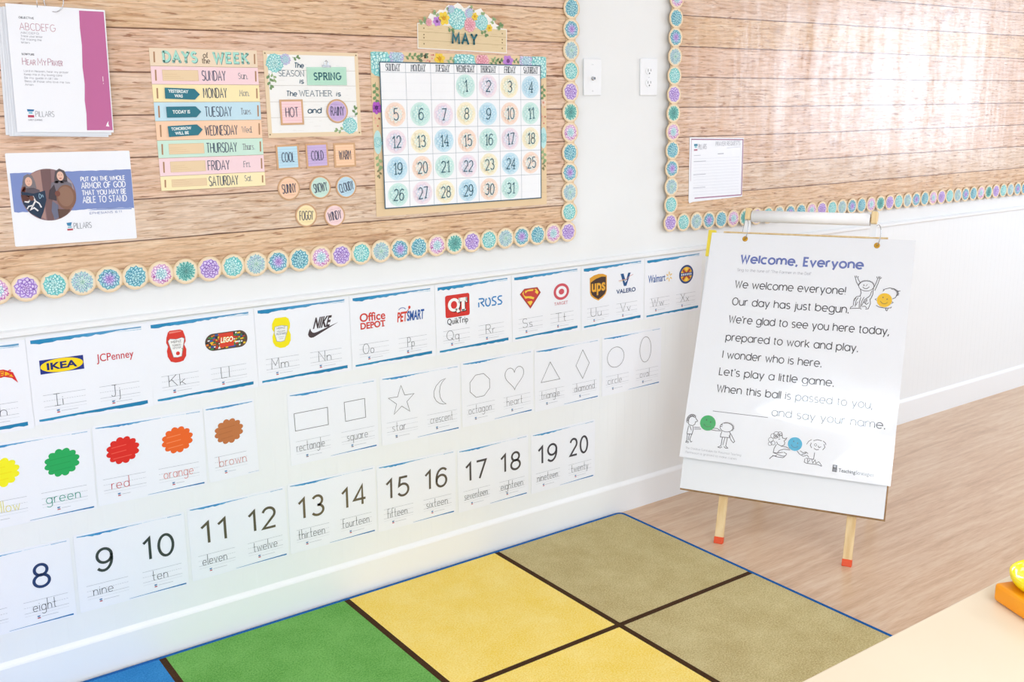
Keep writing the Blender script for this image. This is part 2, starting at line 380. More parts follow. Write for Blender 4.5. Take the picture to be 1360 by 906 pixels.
def struct(name, boxes, m, bevel=0.0):
    s = SB()
    for a, c in boxes: s.box(a, c)
    return tag(s.build(name, m, bevel=bevel), kind='structure')
struct('wall_back', [((RX0, 0, 0), (RX1, 0.12, RH))], M_WALL)
y0, y1, z0, z1 = ADDED_LWIN; ym = (y0+y1)/2
struct('wall_left', [((RX0-0.12, RY, 0), (RX0, y0, RH)), ((RX0-0.12, y1, 0), (RX0, 0.12, RH)), ((RX0-0.12, y0, 0), (RX0, y1, z0)), ((RX0-0.12, y0, z1), (RX0, y1, RH))], M_WALL)
struct('window_4', [((RX0-.09, y0, z0), (RX0-.02, y0+.05, z1)), ((RX0-.09, y1-.05, z0), (RX0-.02, y1, z1)), ((RX0-.09, y0+.05, z0), (RX0-.02, y1-.05, z0+.05)), ((RX0-.09, y0+.05, z1-.05), (RX0-.02, y1-.05, z1)), ((RX0-.08, ym-.022, z0+.05), (RX0-.03, ym+.022, z1-.05))], M_TRIM, 0.004)  # frame of the unseen window added to light the chart
(fa, fb, fz0, fz1), (fc, fd, _, _) = ADDED_FWIN
struct('wall_front', [((RX0, RY-0.12, 0), (fa, RY, RH)), ((fb, RY-0.12, 0), (fc, RY, RH)), ((fd, RY-0.12, 0), (RX1, RY, RH)), ((fa, RY-0.12, 0), (fb, RY, fz0)), ((fa, RY-0.12, fz1), (fb, RY, RH)), ((fc, RY-0.12, 0), (fd, RY, fz0)), ((fc, RY-0.12, fz1), (fd, RY, RH))], M_WALL)
for k, (fa, fb, fz0, fz1) in enumerate(ADDED_FWIN):
    fm = (fa+fb)/2
    struct('window_%d' % (k+2), [((fa, RY-.09, fz0), (fa+.05, RY-.02, fz1)), ((fb-.05, RY-.09, fz0), (fb, RY-.02, fz1)), ((fa+.05, RY-.09, fz0), (fb-.05, RY-.02, fz0+.05)), ((fa+.05, RY-.09, fz1-.05), (fb-.05, RY-.02, fz1)), ((fm-.022, RY-.08, fz0+.05), (fm+.022, RY-.03, fz1-.05))], M_TRIM, 0.004)  # frames of the unseen windows added to light the back wall and rug
y0, y1, z0, z1 = WIN[0]
struct('wall_right', [((RX1, RY, 0), (RX1+0.12, y0, RH)), ((RX1, y1, 0), (RX1+0.12, 0.12, RH)), ((RX1, y0, 0), (RX1+0.12, y1, z0)), ((RX1, y0, z1), (RX1+0.12, y1, RH))], M_WALL)
ym = (y0+y1)/2
struct('window_1', [((RX1+0.02, y0, z0), (RX1+0.09, y0+0.05, z1)), ((RX1+0.02, y1-0.05, z0), (RX1+0.09, y1, z1)), ((RX1+0.02, y0+0.05, z0), (RX1+0.09, y1-0.05, z0+0.05)),
                    ((RX1+0.02, y0+0.05, z1-0.05), (RX1+0.09, y1-0.05, z1)), ((RX1+0.03, ym-0.022, z0+0.05), (RX1+0.08, ym+0.022, z1-0.05))], M_TRIM, 0.004)
struct('floor', [((RX0, RY, -0.1), (RX1, 0.12, 0))], M_FLOOR)
struct('ceiling', [((RX0, RY, RH), (RX1, 0.12, RH+0.1))], M_CEIL)
struct('trim_2', [((RX0, -0.006, 0.1), (RX1, 0.0, 0.958))], M_BEAD)
s = SB(); prof = [(0, .957), (-.013, .957), (-.0165, .960), (-.0165, .966), (-.012, .971), (-.004, .974), (0, .974)]
s.add([(RX0, y, z) for y, z in prof]+[(RX1, y, z) for y, z in prof], [(i, i+1, i+1+len(prof), i+len(prof)) for i in range(len(prof)-1)]); tag(s.build('trim_1', M_TRIM), kind='structure')
s = SB(); prof = [(0, 0), (-.015, 0), (-.015, .104), (-.013, .109), (-.008, .115), (-.006, .119), (0, .119)]
s.add([(RX0, y, z) for y, z in prof]+[(RX1, y, z) for y, z in prof], [(i, i+1, i+1+len(prof), i+len(prof)) for i in range(len(prof)-1)]); tag(s.build('baseboard_back', M_TRIM), kind='structure')
for k, (px, py) in enumerate(PANELS):
    s = SB(); h = 0.62
    for a, c in (((-h, -h, -.03), (h, -h+.03, 0)), ((-h, h-.03, -.03), (h, h, 0)), ((-h, -h+.03, -.03), (-h+.03, h-.03, 0)), ((h-.03, -h+.03, -.03), (h, h-.03, 0))): s.box(a, c)
    o = s.build('unseen_ceiling_light', M_TRIM, bevel=0.003); o.location = (px, py, RH)
    tag(o, 'square white ceiling light panel overhead, unseen, placed for its light', 'ceiling light', 'unseen ceiling light panels')

# ------------------------------------------------------------------ rug
def rug():
    A = Vector((2.3649, -0.0312, 0)); SX, SY = 0.5666, 0.6303; H = 0.009
    root = empty('rug', Matrix.Translation(A) @ Matrix.Rotation(radians(0.07), 4, 'Z'))
    tag(root, 'large rug of coloured squares divided by brown lines, blue edge, lying along the wall', 'rug')
    def pile(name, c0, c1):
        m, nt, b = mat(name, 0.95, 0.05)
        tc = N(nt, 'ShaderNodeTexCoord')
        n = N(nt, 'ShaderNodeTexNoise', Scale=230.0, Detail=2.0); L(nt, tc.outputs['Object'], n.inputs['Vector'])
        n2 = N(nt, 'ShaderNodeTexNoise', Scale=7.0, Detail=5.0, Roughness=0.7); L(nt, tc.outputs['Object'], n2.inputs['Vector'])
        h2 = N(nt, 'ShaderNodeMath', operation='MULTIPLY'); L(nt, n2.outputs['Fac'], h2.inputs[0]); h2.inputs[1].default_value = 0.5
        ad = N(nt, 'ShaderNodeMath', operation='MULTIPLY_ADD'); L(nt, n.outputs['Fac'], ad.inputs[0]); ad.inputs[1].default_value = 0.9; L(nt, h2.outputs[0], ad.inputs[2])
        r = ramp(nt, [(0.52, c0), (0.86, c1)]); L(nt, ad.outputs[0], r.inputs['Fac']); L(nt, r.outputs['Color'], b.inputs['Base Color'])
        bp = N(nt, 'ShaderNodeBump', Strength=0.5, Distance=0.004); L(nt, n.outputs['Fac'], bp.inputs['Height']); L(nt, bp.outputs['Normal'], b.inputs['Normal'])
        b.inputs['Sheen Weight'].default_value = 0.04
        return m
    mats = [pile('tan_pile', '#b09c68', '#d3c492'), pile('yellow_pile', '#f5d050', '#ffe68e'), pile('green_pile', '#5a9b42', '#7fbc62'),
            pile('blue_pile', '#2479bd', '#3f93d2'), pile('brown_pile', '#3a2411', '#4c3119'), pile('red_pile', '#b9413a', '#cc5a50')]
    nx, ny = 5, 3; W = 0.0095; cols = [0, 1, 2, 3, 5]
    s = SB(); bx = -nx*SX; by = -ny*SY
    s.box((bx, by, 0), (0, 0, H-0.0005), 4)
    for i in range(nx):
        for j in range(ny):
            xa, xb = -(i+1)*SX+(W if i < nx-1 else 0), -i*SX-(W if i else 0); ya, yb = -(j+1)*SY+(W if j < ny-1 else 0), -j*SY-(W if j else 0)
            s.add([(xa, ya, H), (xb, ya, H), (xb, yb, H), (xa, yb, H)], [(0, 1, 2, 3)], cols[i])
    for i in range(1, nx): s.add([(-i*SX-W, by, H), (-i*SX+W, by, H), (-i*SX+W, 0, H), (-i*SX-W, 0, H)], [(0, 1, 2, 3)], 4)
    for i in range(nx):
        for j in range(1, ny):
            xa, xb = -(i+1)*SX+(W if i < nx-1 else 0), -i*SX-(W if i else 0)
            s.add([(xa, -j*SY-W, H), (xb, -j*SY-W, H), (xb, -j*SY+W, H), (xa, -j*SY+W, H)], [(0, 1, 2, 3)], 4)
    s.build('pile', mats, root)
    e = SB(); R = 0.02; P = []
    for cx, cy, a0 in ((-R, -R, 0), (bx+R, -R, 90), (bx+R, by+R, 180), (-R, by+R, 270)):
        P += [(cx+(R+.002)*cos(radians(a0+k*22.5)), cy+(R+.002)*sin(radians(a0+k*22.5)), 0.0062) for k in range(5)]
    e.tube(P, 0.0062, 8, closed=True)
    tag(e.build('binding', noisy('blue_binding', '#1d5598', '#2b68ab', 300.0, 0.9, 0.1, bump=0.3), root, smooth=True), 'blue stitched edge binding')
rug()

# ------------------------------------------------------------------ easel
EA = Vector((2.44340856, -0.43837848, 0)); ET = Vector((0.46259304, -0.88657074, 0)); EU = Vector((0.27396, 0.14295, 0.95106)); EN = Vector((-0.84317888, -0.43995212, 0.30901699))
EM = Matrix(((ET.x, EU.x, EN.x, EA.x), (ET.y, EU.y, EN.y, EA.y), (ET.z, EU.z, EN.z, EA.z), (0, 0, 0, 1)))   # local x along the easel, y up its front, z out of it
M_PINE = noisy('pine', '#e2c08a', '#f0d6a6', 9.0, 0.5, 0.3, stretch=(6, 1, 6), bump=0.05)
M_ORANGE, _, _ = mat('orange_rubber', 0.45, 0.4, '#e8501c')
M_MDF = noisy('fibreboard_edge', '#9c7b56', '#b39069', 60.0, 0.8, 0.2)
M_WHITEBOARD, _, _ = mat('whiteboard_face', 0.22, 0.5, '#eceef2')
M_BRASS, _, _ = mat('brass', 0.28, 0.5, '#c79a3d', 1.0)
M_STEEL, _, _ = mat('steel', 0.25, 0.5, '#b9bcc2', 1.0)
M_WHITEP, _, _ = mat('white_plastic', 0.35, 0.5, '#f1f2f5')
M_YEL, _, _ = mat('yellow_plastic', 0.4, 0.4, '#f0d94a')
M_ROLL = noisy('paper_roll_white', '#fbfafc', '#fefefe', 20.0, 0.65, 0.2)

def easel():
    root = empty('easel', EM)
    tag(root, 'white board easel on pine legs with orange feet, standing by the wall', 'easel')
    s = SB(); s.box((-.152, .178, -.010), (.531, 1.098, 0.0))
    tag(s.build('board', M_WHITEBOARD, root, bevel=.001), 'white dry erase panel')
    s = SB(); s.box((-.1535, .1715, -.0175), (.5350, 1.0985, -.010))
    tag(s.build('backing', M_MDF, root), 'brown fibreboard backing')
    iv = EM.inverted()
    def leg(p, q, w, d, name='leg'):
        p, q = Vector(p), Vector(q); dr = (q-p).normalized(); sx = Vector((1, 0, 0)); sz = sx.cross(dr).normalized()
        s = SB()
        V = []
        for c in (p, q):
            for a, b2 in ((-1, -1), (1, -1), (1, 1), (-1, 1)): V.append(c+sx*a*w/2+sz*b2*d/2)
        s.add(V, [(3, 2, 1, 0), (4, 5, 6, 7), (0, 1, 5, 4), (1, 2, 6, 5), (2, 3, 7, 6), (3, 0, 4, 7)])
        return s
    def foot(p, dr, w, d):
        return leg(p, Vector(p)+dr*0.024, w, d)
    for x in (0.0, .43):
        a, c = Vector((x, .006, -.028)), Vector((x, 1.06, -.028))
        o = leg(a+Vector((0, .02, 0)), c, .029, .018).build('leg', M_PINE, root, bevel=.002)
        dr = (c-a).normalized(); tag(foot(a, dr, .031, .021).build('foot', M_ORANGE, o, bevel=.002), 'orange rubber foot')
        ft = EA+ET*x+Vector((0.88657, 0.46259, 0))*0.66
        q = iv @ Vector((ft.x, ft.y, 0.002)); top = Vector((x, 1.05, -.052)); dr = (top-q).normalized()
        o = leg(q+dr*.02, top, .029, .018).build('leg', M_PINE, root, bevel=.002)
        tag(foot(q, dr, .031, .021).build('foot', M_ORANGE, o, bevel=.002), 'orange rubber foot')
    s = SB(); s.box((-.10, 1.02, -.062), (.53, 1.055, -.045)); s.build('crossbar', M_PINE, root, bevel=.002)
    for x, sg in ((-.018, -1), (.406, 1)):
        s = SB(); s.box((x-.011, 1.085, -.0075), (x+.011, 1.158, -.0035)); o = s.build('bracket', M_WHITEP, root, bevel=.001)
        s = SB(); s.box((x-.010, 1.148, -.022), (x+.010, 1.190, .010)); tag(s.build('bracket_block', M_PINE, o, bevel=.003), 'small wooden block holding the roll')
    s = SB(); s.tube([(-.10, 1.1015, -.006), (.455, 1.1015, -.006)], .0038, 10); tag(s.build('dowel', M_PINE, root), 'thin dowel along the top edge')
    r = SB(); r.tube([(-.005, 1.163, -.006), (.393, 1.163, -.006)], .0205, 28)
    o = r.build('paper_roll', M_ROLL); o.matrix_world = EM
    for p in o.data.polygons: p.use_smooth = len(p.vertices) == 4
    tag(o, 'white paper roll held between the wooden blocks above the easel board', 'paper roll')
    core = SB(); core.tube([(-.0085, 1.164, -.006), (.3965, 1.164, -.006)], .009, 16); core.build('core', M_MDF, o)
    y = SB(); y.box((-.1545, 1.008, -.0095), (-.128, 1.104, .0050)); o = y.build('yellow_strip', M_YEL, bevel=.0015); o.matrix_world = EM @ Matrix.Translation((0, 1.05, 0)) @ Matrix.Rotation(radians(-1.0), 4, 'Z') @ Matrix.Translation((0, -1.05, 0))
    tag(o, 'yellow plastic strip sticking out past the upper left edge of the easel', 'strip')
easel()

INKC = '#44454d'
def chart():
    x0, x1, ya, yb = -.139, .543, .288, 1.096
    def warp(p):
        x, y, z = p; d = (yb-y)/(yb-ya); u = (x-x0)/(x1-x0)
        return (x-.024*d*(1-u), y, z+.0085+.004*d*d+.0010*sin(u*7.0+d*3.0)*d+.0008*sin(d*9.0+u*2.0)*d)
    pm = PM(); n1, n2 = 30, 34
    vs = [(x0+(x1-x0)*i/n1, ya+(yb-ya)*j/n2) for j in range(n2+1) for i in range(n1+1)]
    fs = [(j*(n1+1)+i, j*(n1+1)+i+1, (j+1)*(n1+1)+i+1, (j+1)*(n1+1)+i) for j in range(n2) for i in range(n1)]
    pm.raw(vs, fs, '#eef0f6')
    o = pm.build('song_chart', M_GLOSS, None, warp)
    for p in o.data.polygons: p.use_smooth = True
    md = o.modifiers.new('thickness', 'SOLIDIFY'); md.thickness = .0008; md.offset = -1; o.modifiers.new('crisp_edges', 'EDGE_SPLIT')
    o.matrix_world = EM
    tag(o, 'large glossy laminated song chart titled Welcome, Everyone hanging on the easel', 'chart')
    def part(name, fn, label=None):
        p = PM(.0003); fn(p)
        q = p.build(name, M_GLOSS, o, lambda v: warp(v)); 
        if label: tag(q, label)
    part('title', lambda p: (pen(p, 'Welcome, Everyone', -.021, .993, .0275, .0064, '#6475b8', fit=.408, X=.74, track=.26), None), 'bold blue title')
    part('subtitle', lambda p: pen(p, 'Sing to the tune of "The Farmer in the Dell"', -.029, .962, .0095, .0009, '#a9abb5', fit=.252))
    lines = [('We welcome everyone!', -.029, .903, .370), ('Our day has just begun.', -.031, .841, .388), ("We're glad to see you here today,", -.034, .778, .524), ('prepared to work and play.', -.036, .714, .436),
             ('I wonder who is here.', -.039, .652, .330), ("Let's play a little game.", -.042, .591, .379), ('When this ball is passed to you,', -.042, .531, .506)]
    for t, x, y, w in lines: part('verse_line', lambda p: pen(p, t, x, y, .0255, .0032, INKC, fit=w, X=.74))
    part('verse_line', lambda p: (p.line([(-.046, .462), (.141, .462)], .0016, INKC, 1), pen(p, 'and say your name.', .152, .470, .0255, .0032, INKC, fit=.356, X=.74)))
    K = '#4a444a'
    def mm(*a): return [(x/1000, y/1000) for x, y in a]
    def kidA(p):
        q = lambda a, w=2.0: p.line(mm(*a), w/1000, K, 2)
        p.line([(x/1000, y/1000) for x, y in [(405+24*cos(t*pi/14), 936+17*sin(t*pi/14)) for t in range(28)]], .0018, K, 2, True)
        for a in range(20, 165, 12): q([(405+22*cos(radians(a)), 936+16*sin(radians(a))), (405+27*cos(radians(a+6)), 936+20*sin(radians(a+6)))], 1.8)
        q([(398, 940), (396, 938), (399, 936)]); q([(408, 941), (406, 939)]); q([(394, 932), (400, 927), (408, 927), (415, 934)]); q([(404, 938), (405, 936)])
        q([(381, 934), (372, 948), (368, 960)]); q([(386, 944), (378, 955), (375, 962)]); q([(368, 960), (365, 968)]); q([(370, 962), (371, 969)]); q([(374, 962), (377, 967)])
        q([(428, 930), (434, 946), (438, 962)]); q([(433, 922), (440, 944), (444, 961)]); q([(438, 962), (434, 969)]); q([(440, 964), (441, 971)]); q([(444, 961), (450, 967)]); q([(442, 963), (446, 970)])
        q([(387, 925), (391, 912), (389, 900)]); q([(428, 930), (428, 908), (423, 893)]); q([(424, 921), (420, 905), (415, 898)])
        q([(391, 901), (378, 898), (371, 888), (371, 868)]); q([(384, 895), (378, 885), (377, 864)]); q([(392, 897), (389, 880), (390, 862)]); q([(402, 898), (396, 884), (394, 862)]); q([(415, 899), (404, 889), (398, 870)])
        q([(421, 894), (424, 878), (419, 860), (410, 858)]); q([(412, 892), (404, 880), (412, 874), (418, 880)]); q([(371, 866), (364, 862), (362, 856), (372, 858), (392, 860), (398, 857)]); q([(398, 866), (408, 868), (414, 862)])
        for a in ((375, 890), (382, 876), (400, 876), (411, 884)): q([(a[0]-3, a[1]-7), a, (a[0]+2, a[1]+5)], 1.5)
    part('child_drawing', kidA, 'line drawing of a child with both arms raised')
    def ball(cx, cy, r, c):
        def f(p):
            p.ell(cx/1000, cy/1000, r/1000, r/1000, c, 3, 36)
            e = '#2b3a3a'
            p.ell((cx-r*.22)/1000, (cy+r*.38)/1000, r*.07/1000, r*.1/1000, e, 4, 10); p.ell((cx+r*.34)/1000, (cy+r*.16)/1000, r*.07/1000, r*.1/1000, e, 4, 10)
            p.line([((cx+r*.5*cos(radians(a)))/1000, (cy+r*.45*sin(radians(a))-r*.05)/1000) for a in range(190, 331, 14)], .0013, e, 4)
        return f
    def kidB(p):
        q = lambda a, w=2.0: p.line(mm(*a), w/1000, K, 2)
        q([(458, 921), (464, 929), (478, 934), (492, 932), (503, 924), (505, 914), (498, 902), (490, 898)])
        for a in range(-20, 100, 12): q([(484+17*cos(radians(a)), 915+14*sin(radians(a))), (486+23*cos(radians(a+8)), 916+18*sin(radians(a+8)))], 1.8)
        q([(503, 924), (512, 926)]); q([(462, 926), (458, 928)])
        q([(442, 873), (452, 868), (470, 866), (488, 868), (490, 872)]); q([(474, 868), (473, 860), (477, 857), (480, 866)]); q([(442, 896), (437, 893), (443, 889)], 1.6); q([(488, 890), (494, 886), (488, 882)], 1.6)
    part('child_drawing', kidB, 'line drawing of a child behind the yellow ball'); part('ball_drawing', ball(466, 892, 23.5, '#efbe1c'), 'yellow smiling ball')
    def kidC(p):
        q = lambda a, w=2.0: p.line(mm(*a), w/1000, K, 2)
        q([(-104, 436), (-100, 428), (-93, 421), (-95, 418), (-100, 417), (-101, 408), (-108, 402), (-120, 403), (-126, 412)])
        for k in range(9):
            a = radians(62+k*17); cx, cy = -113+15*cos(a), 420+18*sin(a)
            p.line([(cx/1000+.0042*cos(t*pi/4), cy/1000+.0042*sin(t*pi/4)) for t in range(8)], .0015, K, 2, True)
        q([(-122, 400), (-123, 385), (-124, 371)]); q([(-106, 400), (-104, 388), (-106, 372)]); q([(-124, 371), (-105, 372)]); q([(-118, 400), (-113, 392), (-110, 385)])
        q([(-102, 397), (-82, 399)]); q([(-101, 391), (-78, 394)])
        q([(-122, 371), (-121, 345), (-112, 343)]); q([(-115, 371), (-116, 348)]); q([(-107, 372), (-111, 352), (-106, 344), (-102, 347)]); q([(-121, 349), (-124, 341), (-114, 340)], 1.7)
    def kidD(p):
        q = lambda a, w=2.0: p.line(mm(*a), w/1000, K, 2)
        p.line(mm(*[(8+22*cos(t*pi/12), 411+16*sin(t*pi/12)) for t in range(24)]), .0018, K, 2, True)
        for a in range(-40, 120, 13): q([(10+19*cos(radians(a)), 411+13*sin(radians(a))), (11+24*cos(radians(a+7)), 412+18*sin(radians(a+7)))], 1.6)
        q([(-13, 411), (-6, 412)]); q([(-12, 417), (-5, 418)])
        q([(-40, 402), (-24, 403), (-13, 399)]); q([(-44, 396), (-26, 395), (-8, 397)])
        q([(-5, 396), (-8, 384), (-8, 375), (24, 377), (23, 390)]); q([(20, 397), (30, 384), (42, 366), (38, 361), (30, 368), (20, 384)])
        q([(-1, 375), (-2, 345)]); q([(8, 376), (4, 348)], 1.7); q([(16, 376), (14, 345)]); q([(-2, 345), (-12, 339), (-4, 337), (2, 342)]); q([(8, 344), (14, 339), (22, 340), (15, 346)])
    part('child_drawing', kidC, 'line drawing of a curly haired child passing the green ball'); part('child_drawing', kidD, 'line drawing of a child reaching for the green ball'); part('ball_drawing', ball(-57, 418, 27, '#22a95b'), 'green smiling ball')
    def kidE(p):
        q = lambda a, w=2.0: p.line(mm(*a), w/1000, K, 2)
        for cx, cy, r in ((166, 402, 8), (176, 409, 9), (187, 412, 7), (160, 388, 8), (168, 378, 7), (159, 374, 6), (174, 400, 6), (182, 404, 6), (191, 410, 4)):
            p.line([((cx+r*cos(t*pi/8))/1000, (cy+r*sin(t*pi/8))/1000) for t in range(16)], .0013, K, 2, True)
        q([(194, 408), (197, 399), (206, 397), (211, 402), (208, 394), (203, 390), (206, 384), (205, 376), (196, 371), (184, 376), (179, 384)]); q([(184, 392), (190, 395)])
        q([(180, 375), (174, 360), (173, 346), (186, 346), (204, 351)]); q([(196, 371), (212, 370), (224, 366)]); q([(186, 346), (192, 356), (206, 362), (226, 362)])
        q([(173, 346), (190, 341), (206, 338), (214, 341), (216, 348), (206, 352)]); q([(172, 336), (186, 333), (206, 333), (212, 338)]); q([(186, 337), (172, 334), (163, 323)], 2.4)
    def kidF(p):
        q = lambda a, w=2.0: p.line(mm(*a), w/1000, K, 2)
        q([(276, 388), (281, 399), (290, 406)], 1.6); q([(296, 403), (308, 408), (322, 406)]); q([(326, 406), (334, 400), (336, 394)])
        q([(290, 395), (288, 386), (293, 378)]); q([(330, 396), (334, 386), (328, 376)])
        p.line(mm(*[(304+3.5*cos(t*pi/6), 390+4*sin(t*pi/6)) for t in range(12)]), .0013, K, 2, True); q([(312, 388), (316, 382), (322, 386)]); q([(300, 378), (308, 374), (316, 376)])
        q([(304, 364), (303, 342)]); q([(278, 342), (304, 341)]); q([(276, 340), (275, 328), (283, 325), (318, 326), (331, 322)]); q([(284, 340), (286, 328), (292, 338)]); q([(298, 340), (302, 329), (308, 340), (312, 329), (320, 336)], 1.8); q([(320, 336), (331, 324)], 1.8)
        q([(248, 362), (258, 352), (270, 347), (282, 352), (288, 345)]); q([(258, 364), (268, 358), (276, 362), (284, 358)]); q([(264, 352), (274, 356), (279, 362)])
    part('child_drawing', kidE, 'line drawing of a kneeling child offering the blue ball'); part('child_drawing', kidF, 'line drawing of a seated child taking the blue ball'); part('ball_drawing', ball(239, 384, 23, '#1fa9d2'), 'blue smiling ball')
    part('fine_print', lambda p: (pen(p, 'The Creative Curriculum for Preschool Teaching', -.121, .3185, .0072, .0007, '#b3b6be', fit=.19), pen(p, 'Permission is granted to make copies', -.119, .304, .0072, .0007, '#b3b6be', fit=.175)))
    def logo(p):
        p.rect(.3645, .3095, .3785, .333, '#24242a', 2); p.ell(.3715, .3275, .004, .0032, '#b5b5bd', 3, 12); p.poly(mm((366, 311), (377, 311), (375, 320), (368, 320)), '#6c6c74', 3)
        typ(p, 'Teaching', .3835, .3115, .0115, '#3f4046', 2, bold=.012, fit=.052); typ(p, 'Strategies', .4365, .3115, .0115, '#7d7f86', 2, fit=.054)
    part('publisher_mark', logo, 'small black publisher mark with lettering')
    for x, y in ((-.018, 1.078), (.424, 1.074)):
        w = warp((x, y, 0)); s = SB(); s.lathe([(.0045, 0), (.0045, .0016), (.0065, .0026), (.0092, .0016), (.0098, 0)], 24, at=(x, y, w[2])); s.lathe([(.0, .0004), (.0046, .0004)], 16, at=(x, y, w[2]))
        g = s.build('grommet', M_BRASS, o, smooth=True); tag(g, 'brass grommet')
        rg = SB(); P = []
        ang = radians(24)
        for k in range(36):
            a = 2*pi*k/36; a2, b2 = .036*sin(a), .036*cos(a)-.036
            P.append((x-.004+a2*sin(ang), y+.070*.5+.036+b2-.0005, w[2]-.006+a2*cos(ang)*.75))
        rg.tube(P, .0013, 8, closed=True); tag(rg.build('binder_ring', M_STEEL, o, smooth=True), 'thin silver ring through the grommet')
chart()

# ------------------------------------------------------------------ table in the corner of the picture
def table():
    Z = 0.56; ey = -1.7372; x0, x1, yb = 0.62, 2.44, -2.42
    root = empty('table', Matrix.Translation((1.53, -2.08, 0)))
    tag(root, 'cream topped classroom table in the lower right corner of the picture', 'table')
    def rr(x0, x1, ya, yb, r): return [(cx+r*cos(radians(a0+k*15)), cy+r*sin(radians(a0+k*15))) for cx, cy, a0 in ((x1-r, yb-r, 0), (x0+r, yb-r, 90), (x0+r, ya+r, 180), (x1-r, ya+r, 270)) for k in range(7)]
    P = rr(x0-1.53, x1-1.53, yb+2.08, ey+2.08, .06); n = len(P)
    s = SB(); s.add([(x, y, Z-.026) for x, y in P]+[(x, y, Z) for x, y in P], [tuple(range(n-1, -1, -1)), tuple(range(n, 2*n))]+[(i, (i+1) % n, n+(i+1) % n, n+i) for i in range(n)])
    s.build('tabletop', noisy('cream_laminate', '#f3e2c6', '#f5e6cc', 2.0, 0.32, 0.4), root, bevel=.004)
    for a, c in ((-1, -1), (1, -1), (1, 1), (-1, 1)):
        q = SB(); lx, ly = a*.82, (.12 if c > 0 else -.26); q.tube([(lx, ly, .02), (lx, ly, Z-.024)], .0165, 16); o = q.build('leg', M_STEEL, root, smooth=False)
        q = SB(); q.lathe([(0, 0), (.019, 0), (.021, .01), (.018, .026), (0, .026)], 18, at=(lx, ly, 0)); tag(q.build('foot', mat('grey_glide', .5, .4, '#7d8087')[0], o, smooth=True), 'grey plastic glide')
    # things on the table
    e = Vector((-.384, -.923, 0)); e.normalize(); sd = Vector((e.y*-1, e.x, 0))   # e: along the near-left side towards the viewer
    c0 = Vector((1.744, -1.774, Z+.0006))
    m = Matrix(((sd.x, e.x, 0, c0.x), (sd.y, e.y, 0, c0.y), (0, 0, 1, c0.z), (0, 0, 0, 1)))
    M_OR = noisy('orange_vinyl', '#fb9a0c', '#ffae1c', 6.0, 0.35, 0.45, bump=.05)
    s = SB(); prof = [(.004, .0), (.0, .006), (.004, .024), (.010, .031), (.016, .033)]
    s.box((0, 0, 0), (.22, .165, .036)); o = s.build('orange_case', M_OR, bevel=.007, seg=4); o.matrix_world = m
    tag(o, 'orange case with rounded edges lying on the cream table corner', 'case')
    q = SB(); q.tube([(.221, .012, .0155), (.221, .157, .0155)], .004, 8); q.build('hinge', M_OR, o, smooth=True)
    yl = SB(); H0 = .0366
    yl.lathe([(.0, 0), (.066, 0), (.074, .004), (.079, .012), (.081, .022), (.078, .024), (.074, .018), (.068, .008), (.0, .005)], 40, at=(.092, .052, H0))
    o2 = yl.build('yellow_dish', mat('glossy_yellow_plastic', .12, .6, '#ffe50a')[0], smooth=True); o2.matrix_world = m
    tag(o2, 'glossy yellow shallow dish resting on the orange case', 'dish')
table()

# ------------------------------------------------------------------ wall plates
def plates():
    M_SLOT, _, _ = mat('dark_slot', .6, .3, '#55565c')
    def base(name, x, z, w, h, label, cat):
        s = SB(); s.box((-w/2, -h/2, 0), (w/2, h/2, .006)); o = s.build(name, M_WHITEP, bevel=.003, seg=3); o.matrix_world = wall_m(x, z, .0002); tag(o, label, cat); return o
    def screw(o, y):
        q = SB(); q.lathe([(.0035, 0), (.0033, .001), (0, .0014)], 14, at=(0, y, .0058)); q.box((-.003, y-.0004, .0065), (.003, y+.0004, .0074), 1); q.build('screw', [M_WHITEP, M_STEEL], o)
    o = base('cable_plate', 2.2452, 1.5861, .0765, .1200, 'white cable wall plate with a small round socket, beside the left board', 'wall plate')
    q = SB(); q.lathe([(.0068, 0), (.0068, .0015), (.0048, .002), (.0048, .010), (.0036, .010), (.0036, .004), (0, .004)], 20, at=(0, -.004, .0058)); tag(q.build('socket', M_STEEL, o, smooth=False), 'round metal cable socket')
    screw(o, .041); screw(o, -.045)
    o = base('power_outlet', 2.5010, 1.5882, .0800, .1260, 'white double power outlet, beside the right board', 'outlet')
    for y in (.0205, -.0205):
        q = SB(); P = [(.0168*cos(radians(a)), y+.0145*sin(radians(a))*1.0) for a in range(0, 360, 12)]; P = [(x, max(y-.0132, min(y+.0132, v))) for x, v in P]; n = len(P)
        q.add([(a, b2, .0058) for a, b2 in P]+[(a*.97, y+(b2-y)*.97, .0082) for a, b2 in P], [tuple(range(n, 2*n))]+[(i, (i+1) % n, n+(i+1) % n, n+i) for i in range(n)])
        q.box((-.0072, y-.002, .0080), (-.0052, y+.0075, .0085), 1); q.box((.0052, y-.001, .0080), (.0072, y+.0070, .0085), 1)
        q.lathe([(.0028, .0084), (0, .0085)], 12, at=(0, y-.0075, 0), mi=1)
        q.build('receptacle', [M_WHITEP, M_SLOT], o)
    screw(o, 0)
plates()

